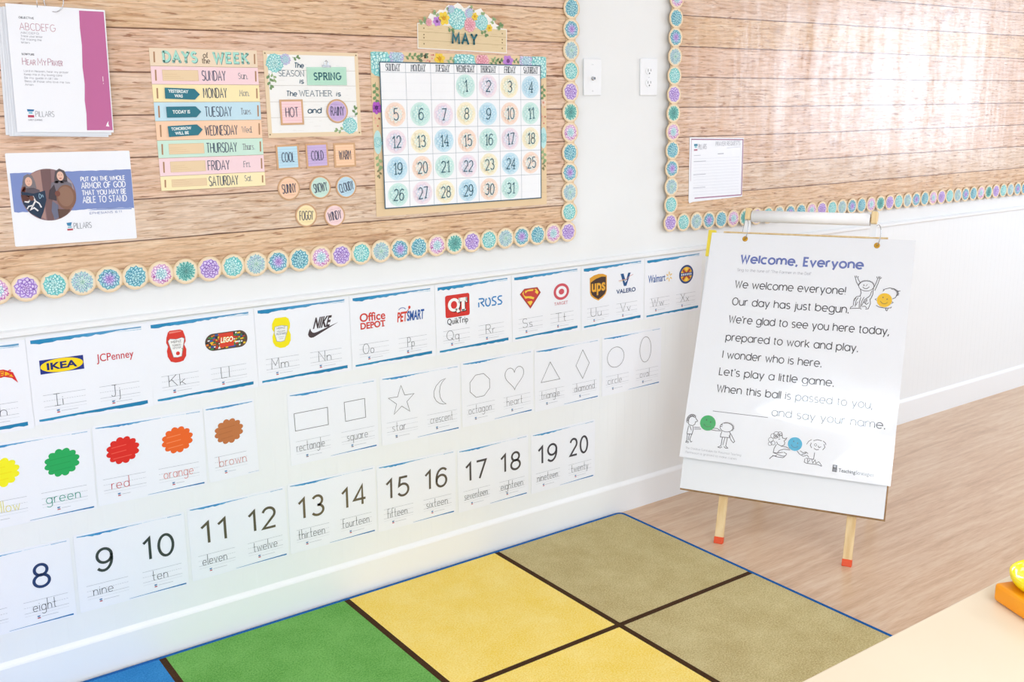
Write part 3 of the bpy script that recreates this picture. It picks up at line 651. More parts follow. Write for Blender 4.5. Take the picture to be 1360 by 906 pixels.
# ------------------------------------------------------------------ letter, colour, shape and number cards
PEN = '#45464c'
def band(pm, pts_top, thick, colors, layer=1, seed=0, rag=.25):
    """A dry brush stroke: straight upper edge, ragged lower edge."""
    rnd = random.Random(seed); n = 26; (xa, va), (xb, vb) = pts_top; P = []; Q = []
    for i in range(n+1):
        t = i/n; x = xa+(xb-xa)*t; v = va+(vb-va)*t; k = min(int(t*(len(thick)-1)), len(thick)-2); u = t*(len(thick)-1)-k
        h = thick[k]*(1-u)+thick[k+1]*u
        P.append((x/1000, v/1000)); Q.append((x/1000, (v-h*(1+rnd.uniform(-rag, rag)))/1000))
    for i in range(n):
        pm.poly([P[i], P[i+1], Q[i+1], Q[i]], colors[min(int(i/n*len(colors)), len(colors)-1)], layer)
def card(name, x, z, deg, W, H, label, cat, group=None, d=.0064, clear=.0, corner=.003, color='#f1f3f9', mat_=None, th=.0006):
    pm = PM(); P = []
    for cx, cy, a0 in ((W/2-corner, H/2-corner, 0), (-W/2+corner, H/2-corner, 90), (-W/2+corner, -H/2+corner, 180), (W/2-corner, -H/2+corner, 270)):
        P += [(cx+corner*cos(radians(a0+k*30)), cy+corner*sin(radians(a0+k*30))) for k in range(4)]
    pm.prism(P, 0, th, color, '#dfe3ea')
    o = pm.build(name, mat_ or M_PAPER); o.matrix_world = wall_m(x, z, d, deg); tag(o, label, cat, group); return o
def sub(o, name, fn, label=None, m=None, z0=.0009):
    p = PM(z0); fn(p); q = p.build(name, m or M_INK, o)
    if label: tag(q, label)
    return q
S_ = lambda *a: [(x/1000, y/1000) for x, y in a]
def mini(p, x, v, w=40, c='#c9505a'):
    p.poly(S_((x-3.5, v+1), (x+3.5, v+2), (x+3, v+4.5), (x-4, v+4)), '#3b6ea5', 1); p.rect((x-2.5)/1000, (v-.6)/1000, (x+2.5)/1000, (v+1)/1000, '#77b6c9', 1); p.rect((x-3.6)/1000, (v-4)/1000, (x+3.6)/1000, (v-1.2)/1000, c, 1)
    p.line(S_((x+7, v), (x+7+w, v)), .0009, '#a9adb6', 1)
def guides(p, xa, xb, c='#9aa0a9', w=.0007):
    for v in (-39.5, -70): p.line(S_((xa, v), (xb, v)), w, c, 1)
    x = xa
    while x < xb: p.line(S_((x, -54.7), (min(x+4, xb), -54.7)), w*.9, c, 1); x += 6
    p.line(S_((xa, -78), (xb, -78)), w*.7, '#c3c7cf', 1)
def word(p, s, xa, xb, c=PEN, w=.0013, v=-70, X=.5, cap=30.5): pen(p, s, xa/1000, v/1000, cap/1000, w, c, 2, fit=(xb-xa)/1000, X=X)
def thin_bands(o, seed, W=290, two=True):
    h = W/2-8
    sub(o, 'top_stroke', lambda p: (band(p, ((-h, 104), (.23*h, 103)), [2, 6, 5, 2.2, .8], ['#4d9ccb', '#3e8fc6', '#5fa5d2', '#86b7da'], seed=seed), band(p, ((.25*h, 103.4), (h*.7, 103.4)), [.8, .4, .8], ['#a9cbe4'], seed=seed+1), band(p, ((h*.72, 103.6), (h, 104)), [2.2, 1.6, 2.2], ['#9dbfdc'], seed=seed+2)), 'pale blue brush stroke')
    sub(o, 'bottom_stroke', lambda p: band(p, ((-.13*h, -104.5), (h, -101)), [.8, 1.6, 2.6, 4], ['#4a90c0', '#2f80b8', '#2a78b2'], seed=seed+3, rag=.1), 'thin blue brush stroke')
def wide_bands(o, seed):
    sub(o, 'top_stroke', lambda p: (band(p, ((-136, 104), (132, 106)), [9, 11, 8.5, 9, 7, 5, 4, 4.5], ['#1f86b6', '#2f8fbf', '#3f94c4', '#4b98c6', '#5a9cc6', '#6aa2c6'], seed=seed), band(p, ((70, 99.5), (132, 99.3)), [.5, 1.2, 2], ['#a8cbe0'], seed=seed+5)), 'blue brush stroke')
    sub(o, 'bottom_stroke', lambda p: band(p, ((-136, -99.8), (132, -94.2)), [5.5, 6.5, 5.5, 7, 8, 9, 9.5], ['#2a8fbb', '#1c84b2', '#1a7fae', '#1a7fae'], seed=seed+2, rag=.15), 'blue brush stroke')

# ---- logos for the letter row, all in card millimetres
def lg_flame(p):
    p.poly(S_((20, 18), (34, 34), (62, 46), (92, 46), (112, 36), (121, 8), (108, 22), (90, 28), (70, 26), (48, 18), (34, 8)), '#d8262c', 1)
    p.poly(S_((26, 19), (40, 34), (64, 43), (90, 43), (106, 34), (112, 24), (92, 31), (70, 29), (48, 21), (34, 14)), '#f7b51c', 2)
    typ(p, 'WHEELS', .036, .021, .014, '#d8262c', 3, bold=.02, fit=.07, slant=.2, rise=.12)
def lg_oval(p):
    p.rect(-.121, .015, -.0176, .051, '#1c2f86', 1); p.ell(-.0693, .033, .0505, .0175, '#ffd91a', 2, 44)
    typ(p, 'IKEA', -.105, .0245, .0165, '#16256b', 3, bold=.035, fit=.0715)
def lg_jcp(p): typ(p, 'JCPenney', .014, .0275, .0195, '#c8313c', 1, bold=.004, fit=.0925)
def lg_ketchup(p):
    p.poly(S_((-93, 78), (-88, 82), (-60, 82), (-53, 78), (-48, 60), (-48, 48), (-53, 40), (-48, 26), (-50, 8), (-58, -4), (-68, -6.5), (-80, -6.5), (-92, -2), (-99, 12), (-100, 28), (-96, 40), (-100, 50), (-98, 64)), '#d93a2e', 1)
    p.poly(S_((-90, 79), (-58, 79), (-58, 76), (-90, 74)), '#e98273', 2)
    p.poly(S_((-89, 60), (-73, 57), (-57, 60), (-51, 56), (-62, 9), (-73, 7), (-84, 9), (-95, 55)), '#f4f4f2', 2); p.line(S_((-89, 60), (-73, 57), (-57, 60), (-51, 56), (-62, 9), (-73, 7), (-84, 9), (-95, 55)), .0012, '#8d8f93', 3, True)
    typ(p, 'HEINZ', -.0865, .0475, .0065, '#55565a', 3, fit=.027); typ(p, 'TOMATO', -.0845, .038, .0055, '#55565a', 3, fit=.023); typ(p, 'KETCHUP', -.0835, .031, .005, '#6a6b70', 3, fit=.021)
    p.ell(-.0715, .018, .0052, .0052, '#d8352d', 3, 16); p.line(S_((-60, 31), (-57, 25), (-60, 22)), .0015, '#4f8f4a', 3)
def lg_bricks(p):
    rnd = random.Random(4); cs = ['#c8352b', '#f2c230', '#2a56a5', '#2c2c34', '#eef0f2', '#3a8a48', '#e2792b', '#6d4a33']
    P = []
    for cx, a0 in ((100, -90), (28, 90)): P += [(cx+24*cos(radians(a0+k*12)), 34+24*sin(radians(a0+k*12))) for k in range(16)]
    p.poly(S_(*P), '#59473c', 1)
    for gx in range(2, 124, 7):
        for gy in range(10, 60, 6):
            jx, jy = gx+rnd.uniform(-1.5, 1.5), gy+rnd.uniform(-1.5, 1.5); w, h = rnd.choice([(6, 4), (9, 5), (4.5, 4.5), (7, 6)])
            ex = min(max(jx, 28), 100)
            if math.hypot(jx-ex, jy-34) < 20: p.poly(S_((jx-w/2, jy-h/2), (jx+w/2, jy-h/2+1), (jx+w/2-.6, jy+h/2), (jx-w/2-.6, jy+h/2-1)), rnd.choice(cs), 2 + (gx % 2))
    p.rect(.044, .017, .084, .056, '#d7402f', 5); typ(p, 'LEGO', .0465, .030, .0135, '#f5e26a', 6, bold=.055, fit=.035, slant=.15); typ(p, 'LEGO', .047, .0303, .0128, '#fbfbf7', 7, bold=.015, fit=.034, slant=.15)
def lg_mustard(p):
    p.poly(S_((-91, 70), (-86, 76), (-54, 76), (-46, 70), (-42, 56), (-43, 44), (-47, 36), (-42, 24), (-43, 6), (-50, -6), (-62, -12), (-76, -12), (-90, -5), (-97, 8), (-97, 24), (-92, 36), (-97, 46), (-96, 60)), '#f4e413', 1)
    p.poly(S_((-88, 51), (-68, 53), (-50, 49), (-52, 34), (-62, 8), (-73, 6), (-85, 9), (-91, 34)), '#eef0ee', 2); p.line(S_((-88, 51), (-68, 53), (-50, 49), (-52, 34), (-62, 8), (-73, 6), (-85, 9), (-91, 34)), .0013, '#a0a3a8', 3, True)
    typ(p, 'HEINZ', -.083, .043, .006, '#6b6f86', 3, fit=.026); typ(p, 'YELLOW', -.083, .034, .0045, '#6b6f86', 3, fit=.025); typ(p, 'MUSTARD', -.0845, .026, .006, '#5c6180', 3, fit=.029); p.line(S_((-80, 20), (-62, 20)), .001, '#9a9fb0', 3); p.line(S_((-78, 15), (-65, 15)), .001, '#9a9fb0', 3)
def lg_swoosh(p):
    typ(p, 'NIKE', .0275, .031, .030, '#463b3f', 2, bold=.035, fit=.052, slant=.32, rise=.02)
    p.poly(S_((19, 33), (14, 24), (11, 15), (14, 8), (20, 4.5), (28, 5), (40, 10), (109, 40.5), (62, 26), (40, 19.5), (31, 18), (25, 20), (21, 25)), '#463b3f', 1)
def lg_office(p):
    typ(p, 'Office', -.1155, .0295, .0245, '#cf3f36', 1, bold=.018, fit=.0865); typ(p, 'DEPOT', -.114, .0068, .0185, '#cf3f36', 1, bold=.03, fit=.084)
    for x0, x1 in ((-114, -108), (-94.5, -89), (-78, -72), (-42, -33)): p.rect(x0/1000, .0064, x1/1000, .0088, '#cf3f36', 1)
def lg_pet(p):
    typ(p, 'PET', .0115, .0135, .0285, '#d3402f', 1, bold=.03, fit=.0335, slant=.08); typ(p, 'SMART', .0455, .0135, .0285, '#2c5aa6', 1, bold=.03, fit=.0605, slant=.08)
    p.ell(.0555, .0545, .0042, .005, '#d3402f', 1, 16); p.line([(.028+.012*cos(radians(a))+.002, .048+.008*sin(radians(a))) for a in range(170, 10, -14)], .002, '#2c5aa6', 1); p.line(S_((45, 40), (50, 46), (55, 51)), .0022, '#d3402f', 1)
def lg_qt(p):
    r = 7; P = []
    for cx, cy, a0 in ((-18.5-r, 74.5-r, 0), (-110+r, 74.5-r, 90), (-110+r, 2.2+r, 180), (-18.5-r, 2.2+r, 270)): P += [(cx+r*cos(radians(a0+k*22.5)), cy+r*sin(radians(a0+k*22.5))) for k in range(5)]
    p.poly(S_(*P), '#d3332d', 1)
    def QT(ox, oy, c, l):
        p.ell((-78+ox)/1000, (42+oy)/1000, .0225, .0215, c, l, 32); p.poly(S_((-76+ox, 30+oy), (-66+ox, 34+oy), (-55+ox, 18+oy), (-66+ox, 15+oy)), c, l)
        p.rect((-58+ox)/1000, (50+oy)/1000, (-29+ox)/1000, (62+oy)/1000, c, l); p.rect((-49+ox)/1000, (20+oy)/1000, (-37+ox)/1000, (51+oy)/1000, c, l)
        p.rect((-60+ox)/1000, (46+oy)/1000, (-55+ox)/1000, (62+oy)/1000, c, l); p.rect((-33+ox)/1000, (46+oy)/1000, (-28+ox)/1000, (62+oy)/1000, c, l); p.rect((-52+ox)/1000, (19+oy)/1000, (-34+ox)/1000, (24+oy)/1000, c, l)
    QT(3.2, -2.6, '#2c1f1f', 2); QT(0, 0, '#f8f7f5', 3); p.ell(-.078, .042, .0115, .0125, '#d3332d', 4, 24); p.ell(-.0765, .0408, .0100, .0108, '#d3332d', 5, 24)
    typ(p, 'QuikTrip', -.1045, -.0195, .0185, '#2b2a2e', 1, bold=.006, fit=.0785)
def lg_ross(p):
    c = '#2f84c4'; w = .0045
    def q(a, b=.0): p.line(S_(*a), w, c, 1)
    q([(17, 22), (17, 38)]); q([(17, 49), (32, 49), (37, 46), (37, 41), (32, 37), (24, 36)]); q([(25, 37), (38, 22)]); p.line([(.053+.0095*cos(radians(a)), .0355+.0135*sin(radians(a))) for a in range(120, 450, 15)], w, c, 1)
    for ox in (69, 92): q([(ox+17, 49), (ox+6, 49), (ox+1, 45), (ox+2, 39), (ox+13, 33), (ox+16, 28), (ox+12, 22.5), (ox-1, 22.5)])
def lg_shield(p):
    o = S_((-95, 60.5), (-42, 60), (-29.5, 42), (-71.5, -6), (-112.5, 45)); p.poly(o, '#c8453f', 1); p.line(o, .003, '#a93d39', 3, True)
    p.poly(S_((-93, 54), (-78, 57), (-57, 57), (-60, 51), (-82, 52), (-92, 46)), '#f3cf4a', 2); p.poly(S_((-54, 57), (-46, 56), (-36, 44), (-42, 37), (-52, 46), (-48, 50)), '#f3cf4a', 2)
    p.poly(S_((-104, 47), (-98, 54), (-99, 43), (-92, 36), (-70, 34), (-54, 28), (-58, 22), (-80, 29), (-92, 28)), '#f3cf4a', 2); p.poly(S_((-84, 17), (-66, 18), (-62, 13), (-71.5, 2), (-80, 11)), '#f3cf4a', 2); p.poly(S_((-92, 46), (-82, 45), (-60, 41), (-46, 40), (-52, 34), (-64, 36), (-84, 38), (-93, 42)), '#c8453f', 3)
def lg_bull(p):
    p.ell(.0615, .034, .0335, .0285, '#cf5560', 1, 40); p.ell(.0615, .034, .0235, .0195, '#f5f4f8', 2, 36); p.ell(.0615, .034, .0118, .0100, '#cf5560', 3, 28)
    typ(p, 'TARGET', .0297, -.0112, .0105, '#d0848e', 1, bold=.008, fit=.060)
def lg_ups(p):
    p.poly(S_((-109, 68), (-90, 76), (-69, 79), (-48, 77), (-31, 70), (-31, 16), (-36, 4), (-50, -7), (-70, -16), (-92, -5), (-104, 5), (-108.5, 16)), '#e0a132', 1)
    p.poly(S_((-105, 52), (-104, 18), (-99, 8), (-88, -1), (-70, -11), (-54, -3), (-40, 6), (-35, 16), (-35, 66), (-56, 68), (-80, 63), (-95, 57)), '#43302b', 2)
    typ(p, 'ups', -.1005, .019, .040, '#e8ab38', 3, bold=.03, fit=.062)
def lg_v(p):
    p.poly(S_((34, 68), (48, 68), (59, 38), (70, 68), (82, 68), (62, 22), (50, 22)), '#1c4f87', 1); p.line(S_((24, 44), (44, 46), (62, 46), (78, 56), (94, 60)), .0016, '#d08a8a', 2); p.line(S_((28, 40), (50, 44), (66, 46)), .0016, '#d6b35a', 2); p.line(S_((52, 46), (56, 36), (64, 42)), .0025, '#f5f5f5', 2)
    typ(p, 'VALERO', .0142, -.0025, .0145, '#1d3f78', 1, bold=.025, fit=.0925)
def lg_wal(p):
    typ(p, 'Walmart', -.1295, .0205, .027, '#3a62a8', 1, bold=.012, fit=.0855)
    for k in range(6): a = radians(90+60*k); p.line([(-.024+.0055*cos(a), .034+.0065*sin(a)), (-.024+.0155*cos(a), .034+.0185*sin(a))], .0048, '#f3cf7f', 1)
def lg_round(p):
    p.ell(.0648, .033, .0372, .0355, '#24427a', 1, 40); p.ell(.0648, .033, .0295, .0280, '#f2ba2c', 2, 36)
    for a in (45, 135): c2, s2 = cos(radians(a))*.027, sin(radians(a))*.026; p.line([(.0648-c2, .033-s2), (.0648+c2, .033+s2)], .0095, '#a8422f', 3)
    p.rect(.030, .0265, .0996, .0395, '#24427a', 4); [p.rect(.0375+.0095*k, .0295, .0430+.0095*k, .0365, '#dfe3ee', 5) for k in range(6)]
    p.ell(.0648, .054, .007, .006, '#f8d659', 5, 16); p.ell(.0648, .013, .007, .006, '#f8d659', 5, 16)
ROW1 = [
 ('G', 'g', 'H', 'h', .2765, .8352, -.49, None, lg_flame, 'cut off at the picture edge, with a flame logo above Hh', -110, -70, 45, 88),
 ('|', 'i', '~', 'j', .5710, .8380, -.45, lg_oval, lg_jcp, 'for Ii and Jj, with a blue and yellow oval logo', -97, -76, 42, 64),
 ('K', 'k', 'L', 'l', .8642, .8388, -.05, lg_ketchup, lg_bricks, 'for Kk and Ll, with a red sauce bottle', -102, -58, 42, 65),
 ('M', 'm', 'N', 'n', 1.1585, .8400, -.30, lg_mustard, lg_swoosh, 'for Mm and Nn, with a yellow sauce bottle', -105, -54, 41, 80),
 ('O', 'o', 'P', 'p', 1.4533, .8397, -.30, lg_office, lg_pet, 'for Oo and Pp, with red and blue word logos', -109, -72, 45, 69),
 ('Q', 'q', 'R', 'r', 1.7490, .8398, .15, lg_qt, lg_ross, 'for Qq and Rr, with a red square logo', -108, -62, 43, 77),
 ('S', 's', 'T', 't', 2.0448, .8402, .2, lg_shield, lg_bull, 'for Ss and Tt, with a red and yellow shield', -105, -64, 36, 82),
 ('U', 'u', 'V', 'v', 2.3418, .8395, .2, lg_ups, lg_v, 'for Uu and Vv, with a brown and gold shield', -104, -56, 34, 82),
 ('W', 'w', 'X', 'x', 2.6400, .8390, .07, lg_wal, lg_round, 'for Ww and Xx, nearest the easel', -112, -50, 38, 80),
]
for i, (A, a, B, b_, x, z, dg, la, lb_, desc, xa, xb, xc, xd) in enumerate(ROW1):
    o = card('letter_card', x, z, dg, .2935, .2262, 'laminated letter card '+desc, 'letter card', 'letter cards in the top row', d=.0064+.0001*(i % 2))
    wide_bands(o, 10+i)
    sub(o, 'writing_lines', lambda p: (guides(p, -121, -20), guides(p, 14, 115), mini(p, -89, -85), mini(p, 46, -85)))
    if la: sub(o, 'logo', la)
    if lb_: sub(o, 'logo', lb_)
    sub(o, 'handwritten_letters', lambda p: word(p, A+a, xa, xb)); sub(o, 'handwritten_letters', lambda p: word(p, B+b_, xc, xd))

def blob(cx, cy, rx, ry, rot=12, n=12):
    P = []
    for k in range(n):
        a0 = 2*pi*k/n; c0 = (cos(a0)*rx*.86, sin(a0)*ry*.86)
        for t in range(7):
            b = a0+(t/6-.5)*2*pi/n; bulge = 1+.19*(1-abs(t/3-1)**2)
            P.append((cos(b)*rx*.87*bulge, sin(b)*ry*.87*bulge))
    c, s = cos(radians(rot)), sin(radians(rot))
    return [((cx+x*c-y*s)/1000, (cy+x*s+y*c)/1000) for x, y in P]
def colour_card(x, z, dg, items, desc, W=.2895, seed=40):
    o = card('colour_card', x, z, dg, W, .2195, 'laminated colour card '+desc, 'colour card', 'colour cards')
    if W > .2: thin_bands(o, seed)
    else:
        sub(o, 'top_stroke', lambda p: band(p, ((-66, 104), (68, 103)), [3, 5.5, 4.5, 1.6], ['#5a9fce', '#4a93c6', '#7db0d6'], seed=seed), 'pale blue brush stroke')
        sub(o, 'bottom_stroke', lambda p: band(p, ((40, -105), (72, -105)), [1, .7, 1], ['#8fb0cc'], seed=seed, rag=.1), 'thin blue brush stroke')
    def ln(p):
        for cx, *_ in items: guides(p, cx-56 if W > .2 else cx-48, cx+54 if W > .2 else cx+46); mini(p, cx-18, -88, 22)
    sub(o, 'writing_lines', ln)
    for cx, cyy, rx, ry, c, c2, wd, xa, xb, wc in items:
        def f(p):
            P = blob(cx, cyy, rx, ry); p.poly(P, c, 1)
            rnd = random.Random(int(cx*7+seed))
            for k in range(3):
                v = cyy-ry*.5+k*ry*.42; h = rx*.72*math.sqrt(max(.05, 1-((v-cyy)/ry)**2)); p.line([((cx-h)/1000, (v-2)/1000), ((cx+h*rnd.uniform(.2, .9))/1000, (v+2)/1000)], .0022, c2, 2)
        sub(o, 'colour_patch', f, wd+' scalloped patch'); sub(o, 'handwritten_word', lambda p: word(p, wd, xa, xb, wc, .0016), 'word in '+wd+' handwriting')
colour_card(.4045, .5865, -1.2, [(-74, 33, 44, 37, '#f6ef23', '#f3e50f', 'yellow', -112, -38, '#e6dd6a'), (70, 33, 42, 36, '#26a95c', '#1f9f54', 'green', 24, 106, '#2f9f86')], 'for yellow and green at the left edge of the picture', seed=41)
colour_card(.6985, .5850, -1.2, [(-73, 32, 42, 36, '#dd2a22', '#e9574a', 'red', -109, -64, '#cf5a5e'), (71, 34, 42, 36, '#ec6526', '#f38a55', 'orange', 28, 108, '#e3938a')], 'for red and orange', seed=45)
colour_card(.9206, .5845, .2, [(-6, 29, 41, 35, '#c07545', '#b56b3e', 'brown', -41, 37, '#d58f86')], 'for brown, half as wide as its neighbours', W=.1445, seed=49)

SH = '#575250'
def outline(pts, closed=True, w=1.4): return lambda p: p.line(S_(*pts), w/1000, SH, 2, closed)
heart = [(66, -20)]+[(66-39*math.sin(t)**3, 30+.0+ (13*cos(t)-5*cos(2*t)-2*cos(3*t)-cos(4*t))*2.75) for t in [pi+(k-15)*pi/16+.0001 for k in range(0, 31)]]
heart = [(66.5+39*sin(t)**3, 27+(13*cos(t)-5*cos(2*t)-2*cos(3*t)-cos(4*t))*2.75) for t in [2*pi*k/36 for k in range(36)]]
cres = [(91, 71), (72, 66), (55, 52), (46, 34), (46, 18), (54, 2), (66, -8), (80, -13), (91, -13.5), (78, -4), (69, 12), (67, 30), (70, 48), (78, 61)]
star = [(-72.8, 73.5), (-60, 40.5), (-26.6, 40), (-53, 18.5), (-43.4, -14.8), (-72, 6.6), (-99.5, -14.9), (-90, 16.5), (-118.1, 39.9), (-85.5, 39)]
octg = [(-74+42*cos(radians(22.5+45*k)), 21+41*sin(radians(22.5+45*k))) for k in range(8)]
circ = [(-80.5+40*cos(2*pi*k/40), 27.5+37.5*sin(2*pi*k/40)) for k in range(40)]
oval = [(65.3+28*cos(2*pi*k/40), 34.5+48*sin(2*pi*k/40)) for k in range(40)]
SHAPES = [
 (1.2377, .5793, -.3, 'rectangle', [(-127, 47), (-20.6, 47.6), (-20.6, -6), (-126, -6)], -125, -36, 'square', [(34.2, 53), (103, 53.5), (104, -6.3), (36, -7)], 39, 108),
 (1.5399, .5769, -.65, 'star', star, -107, -60, 'crescent', cres, 31, 115),
 (1.8368, .5800, .2, 'octagon', octg, -120, -30, 'heart', heart, 33, 98),
 (2.1334, .5765, .03, 'triangle', [(-77.8, 57.9), (-35.9, -9.5), (-118.3, -9)], -118, -38, 'diamond', [(67.2, 78.9), (97.4, 27), (67.1, -25.5), (36.4, 26)], 29, 121),
 (2.4360, .5777, -.1, 'circle', circ, -117, -51, 'oval', oval, 40, 86),
]
for i, (x, z, dg, n1, p1, a1, b1, n2, p2, a2, b2) in enumerate(SHAPES):
    o = card('shape_card', x, z, dg, .2905, .2200, 'laminated shape card with outlines of a %s and %s %s' % (n1, 'an' if n2 == 'oval' else 'a', n2), 'shape card', 'shape cards in the middle row', d=.0064+.0001*(i % 2))
    thin_bands(o, 60+4*i)
    sub(o, 'writing_lines', lambda p: (guides(p, -127, -16, '#a9aeb6'), guides(p, 20, 132, '#a9aeb6'), mini(p, -93, -88.5, c='#8a6a80'), mini(p, 55, -88, c='#8a6a80')))
    sub(o, 'shape_outline', outline(p1)); sub(o, 'shape_outline', outline(p2))
    sub(o, 'handwritten_word', lambda p: word(p, n1, a1, b1, '#6c6a70', .0012)); sub(o, 'handwritten_word', lambda p: word(p, n2, a2, b2, '#6c6a70', .0012))

NUM = [
 (.3240, .3045, -1.1, '7', 'seven', '8', 'eight', '#2b3f6b', -105, -48, 42, 98),
 (.6228, .3022, -1.05, '9', 'nine', '10', 'ten', '#3c4541', -108, -58, 46, 88),
 (.9220, .3047, -.35, '11', 'eleven', '12', 'twelve', '#5c5745', -113, -43, 37, 110),
 (1.2185, .3035, -.9, '13', 'thirteen', '14', 'fourteen', '#6a604a', -118, -33, 27, 118),
 (1.5136, .2942, -1.3, '15', 'fifteen', '16', 'sixteen', '#5f574c', -112, -40, 32, 112),
 (1.8122, .2850, -.5, '17', 'seventeen', '18', 'eighteen', '#4f4a48', -120, -28, 28, 120),
 (2.1138, .2798, -.18, '19', 'nineteen', '20', 'twenty', '#46444a', -118, -28, 34, 112),
]
for i, (x, z, dg, n1, w1, n2, w2, c, a1, b1, a2, b2) in enumerate(NUM):
    o = card('number_card', x, z, dg, .2895, .2190, 'laminated number card showing %s and %s in large dark figures' % (n1, n2), 'number card', 'number cards in the bottom row', d=.0064+.0001*(i % 2))
    thin_bands(o, 90+4*i)
    sub(o, 'writing_lines', lambda p: (guides(p, -124, -17), guides(p, 21, 128), mini(p, -91, -87.5), mini(p, 54, -87)))
    for nn, cx in ((n1, -73), (n2, 69)):
        w = (37 if len(nn) == 1 else 79)
        if nn == '11': w = 72
        sub(o, 'numeral', lambda p: pen(p, nn, cx/1000, -.0055, .0610, .0074, c, 2, fit=w/1000, align='c', track=.3))
    sub(o, 'handwritten_word', lambda p: word(p, w1, a1, b1)); sub(o, 'handwritten_word', lambda p: word(p, w2, a2, b2))

# ------------------------------------------------------------------ bulletin boards
def plank_mat(name, rough, spec, wrinkle):
    m, nt, b = mat(name, rough, spec)
    tc = N(nt, 'ShaderNodeTexCoord'); sp = N(nt, 'ShaderNodeSeparateXYZ'); L(nt, tc.outputs['Object'], sp.inputs[0])
    # warped height for slightly uneven joints
    wn = N(nt, 'ShaderNodeTexNoise', Scale=2.0, Detail=2.0); L(nt, tc.outputs['Object'], wn.inputs['Vector'])
    ww = N(nt, 'ShaderNodeMath', operation='MULTIPLY_ADD'); L(nt, wn.outputs['Fac'], ww.inputs[0]); ww.inputs[1].default_value = 0.006; L(nt, sp.outputs['Y'], ww.inputs[2])
    k = N(nt, 'ShaderNodeMath', operation='MULTIPLY_ADD'); L(nt, ww.outputs[0], k.inputs[0]); k.inputs[1].default_value = 1/0.1052; k.inputs[2].default_value = -(1.1665+.003)/0.1052+20
    fl = N(nt, 'ShaderNodeMath', operation='FLOOR'); L(nt, k.outputs[0], fl.inputs[0]); fr = N(nt, 'ShaderNodeMath', operation='FRACT'); L(nt, k.outputs[0], fr.inputs[0])
    wh = N(nt, 'ShaderNodeTexWhiteNoise', noise_dimensions='1D'); L(nt, fl.outputs[0], wh.inputs['W'])
    off = N(nt, 'ShaderNodeMath', operation='MULTIPLY'); L(nt, wh.outputs['Value'], off.inputs[0]); off.inputs[1].default_value = 37.0
    ox = N(nt, 'ShaderNodeMath', operation='ADD'); L(nt, sp.outputs['X'], ox.inputs[0]); L(nt, off.outputs[0], ox.inputs[1])
    cb = N(nt, 'ShaderNodeCombineXYZ'); L(nt, ox.outputs[0], cb.inputs[0]); L(nt, sp.outputs['Y'], cb.inputs[1]); L(nt, off.outputs[0], cb.inputs[2])
    def ns(sx, sy, scale, det, dist=0.0, rough_=0.55):
        mp = N(nt, 'ShaderNodeMapping', Scale=(sx, sy, 1)); L(nt, cb.outputs[0], mp.inputs['Vector'])
        n = N(nt, 'ShaderNodeTexNoise', Scale=scale, Detail=det, Roughness=rough_, Distortion=dist); L(nt, mp.outputs['Vector'], n.inputs['Vector']); return n
    fine = ns(16, 190, 2.0, 3); blot = ns(1.4, 6, 2.2, 5, 0.6, 0.62); pale = ns(4.0, 34, 2.0, 6, 1.0, 0.66); fleck = ns(9, 85, 2.0, 3, 0.4)
    mpw_ = N(nt, 'ShaderNodeMapping', Scale=(0.8, 4.6, 1)); L(nt, cb.outputs[0], mpw_.inputs['Vector'])
    wv = N(nt, 'ShaderNodeTexWave', wave_type='BANDS', bands_direction='Y', Scale=4.6, Distortion=9.0, Detail=3.0); wv.inputs['Detail Scale'].default_value = 1.6; wv.inputs['Detail Roughness'].default_value = 0.62
    L(nt, mpw_.outputs['Vector'], wv.inputs['Vector'])
    r1 = ramp(nt, [(0.0, '#a87a56'), (0.12, '#cda684'), (0.32, '#e3c6ab'), (1.0, '#ecd6c2')]); L(nt, wv.outputs['Fac'], r1.inputs['Fac'])
    r2 = ramp(nt, [(0.32, '#cba27e'), (0.48, '#dfc0a3'), (0.66, '#ecd8c6')]); L(nt, blot.outputs['Fac'], r2.inputs['Fac'])
    mx0 = N(nt, 'ShaderNodeMix', data_type='RGBA'); mx0.inputs[0].default_value = 0.5; L(nt, r1.outputs['Color'], mx0.inputs[6]); L(nt, r2.outputs['Color'], mx0.inputs[7])
    r3 = ramp(nt, [(0.36, '#a87a54'), (0.47, '#d6b08c'), (0.58, '#e6cab0'), (0.70, '#f3e6da')]); L(nt, pale.outputs['Fac'], r3.inputs['Fac'])
    mx1 = N(nt, 'ShaderNodeMix', data_type='RGBA'); mx1.inputs[0].default_value = 0.38; L(nt, mx0.outputs[2], mx1.inputs[6]); L(nt, r3.outputs['Color'], mx1.inputs[7])
    # pinker and yellower planks
    tint = ramp(nt, [(0.0, '#ffffff'), (0.45, '#fff2ee'), (0.75, '#fff4e2'), (1.0, '#fdf0d6')]); L(nt, wh.outputs['Value'], tint.inputs['Fac'])
    mx = N(nt, 'ShaderNodeMix', data_type='RGBA', blend_type='MULTIPLY'); mx.inputs[0].default_value = 1.0; L(nt, mx1.outputs[2], mx.inputs[6]); L(nt, tint.outputs['Color'], mx.inputs[7])
    hs = N(nt, 'ShaderNodeHueSaturation', Saturation=0.93); L(nt, mx.outputs[2], hs.inputs['Color'])
    mv = N(nt, 'ShaderNodeMapRange'); mv.inputs['From Min'].default_value = 0.3; mv.inputs['From Max'].default_value = 0.7; mv.inputs['To Min'].default_value = 0.86; mv.inputs['To Max'].default_value = 1.08; L(nt, fine.outputs['Fac'], mv.inputs['Value']); L(nt, mv.outputs['Result'], hs.inputs['Value'])
    fk = ramp(nt, [(0.33, '#a98264'), (0.40, '#ffffff')]); L(nt, fleck.outputs['Fac'], fk.inputs['Fac'])
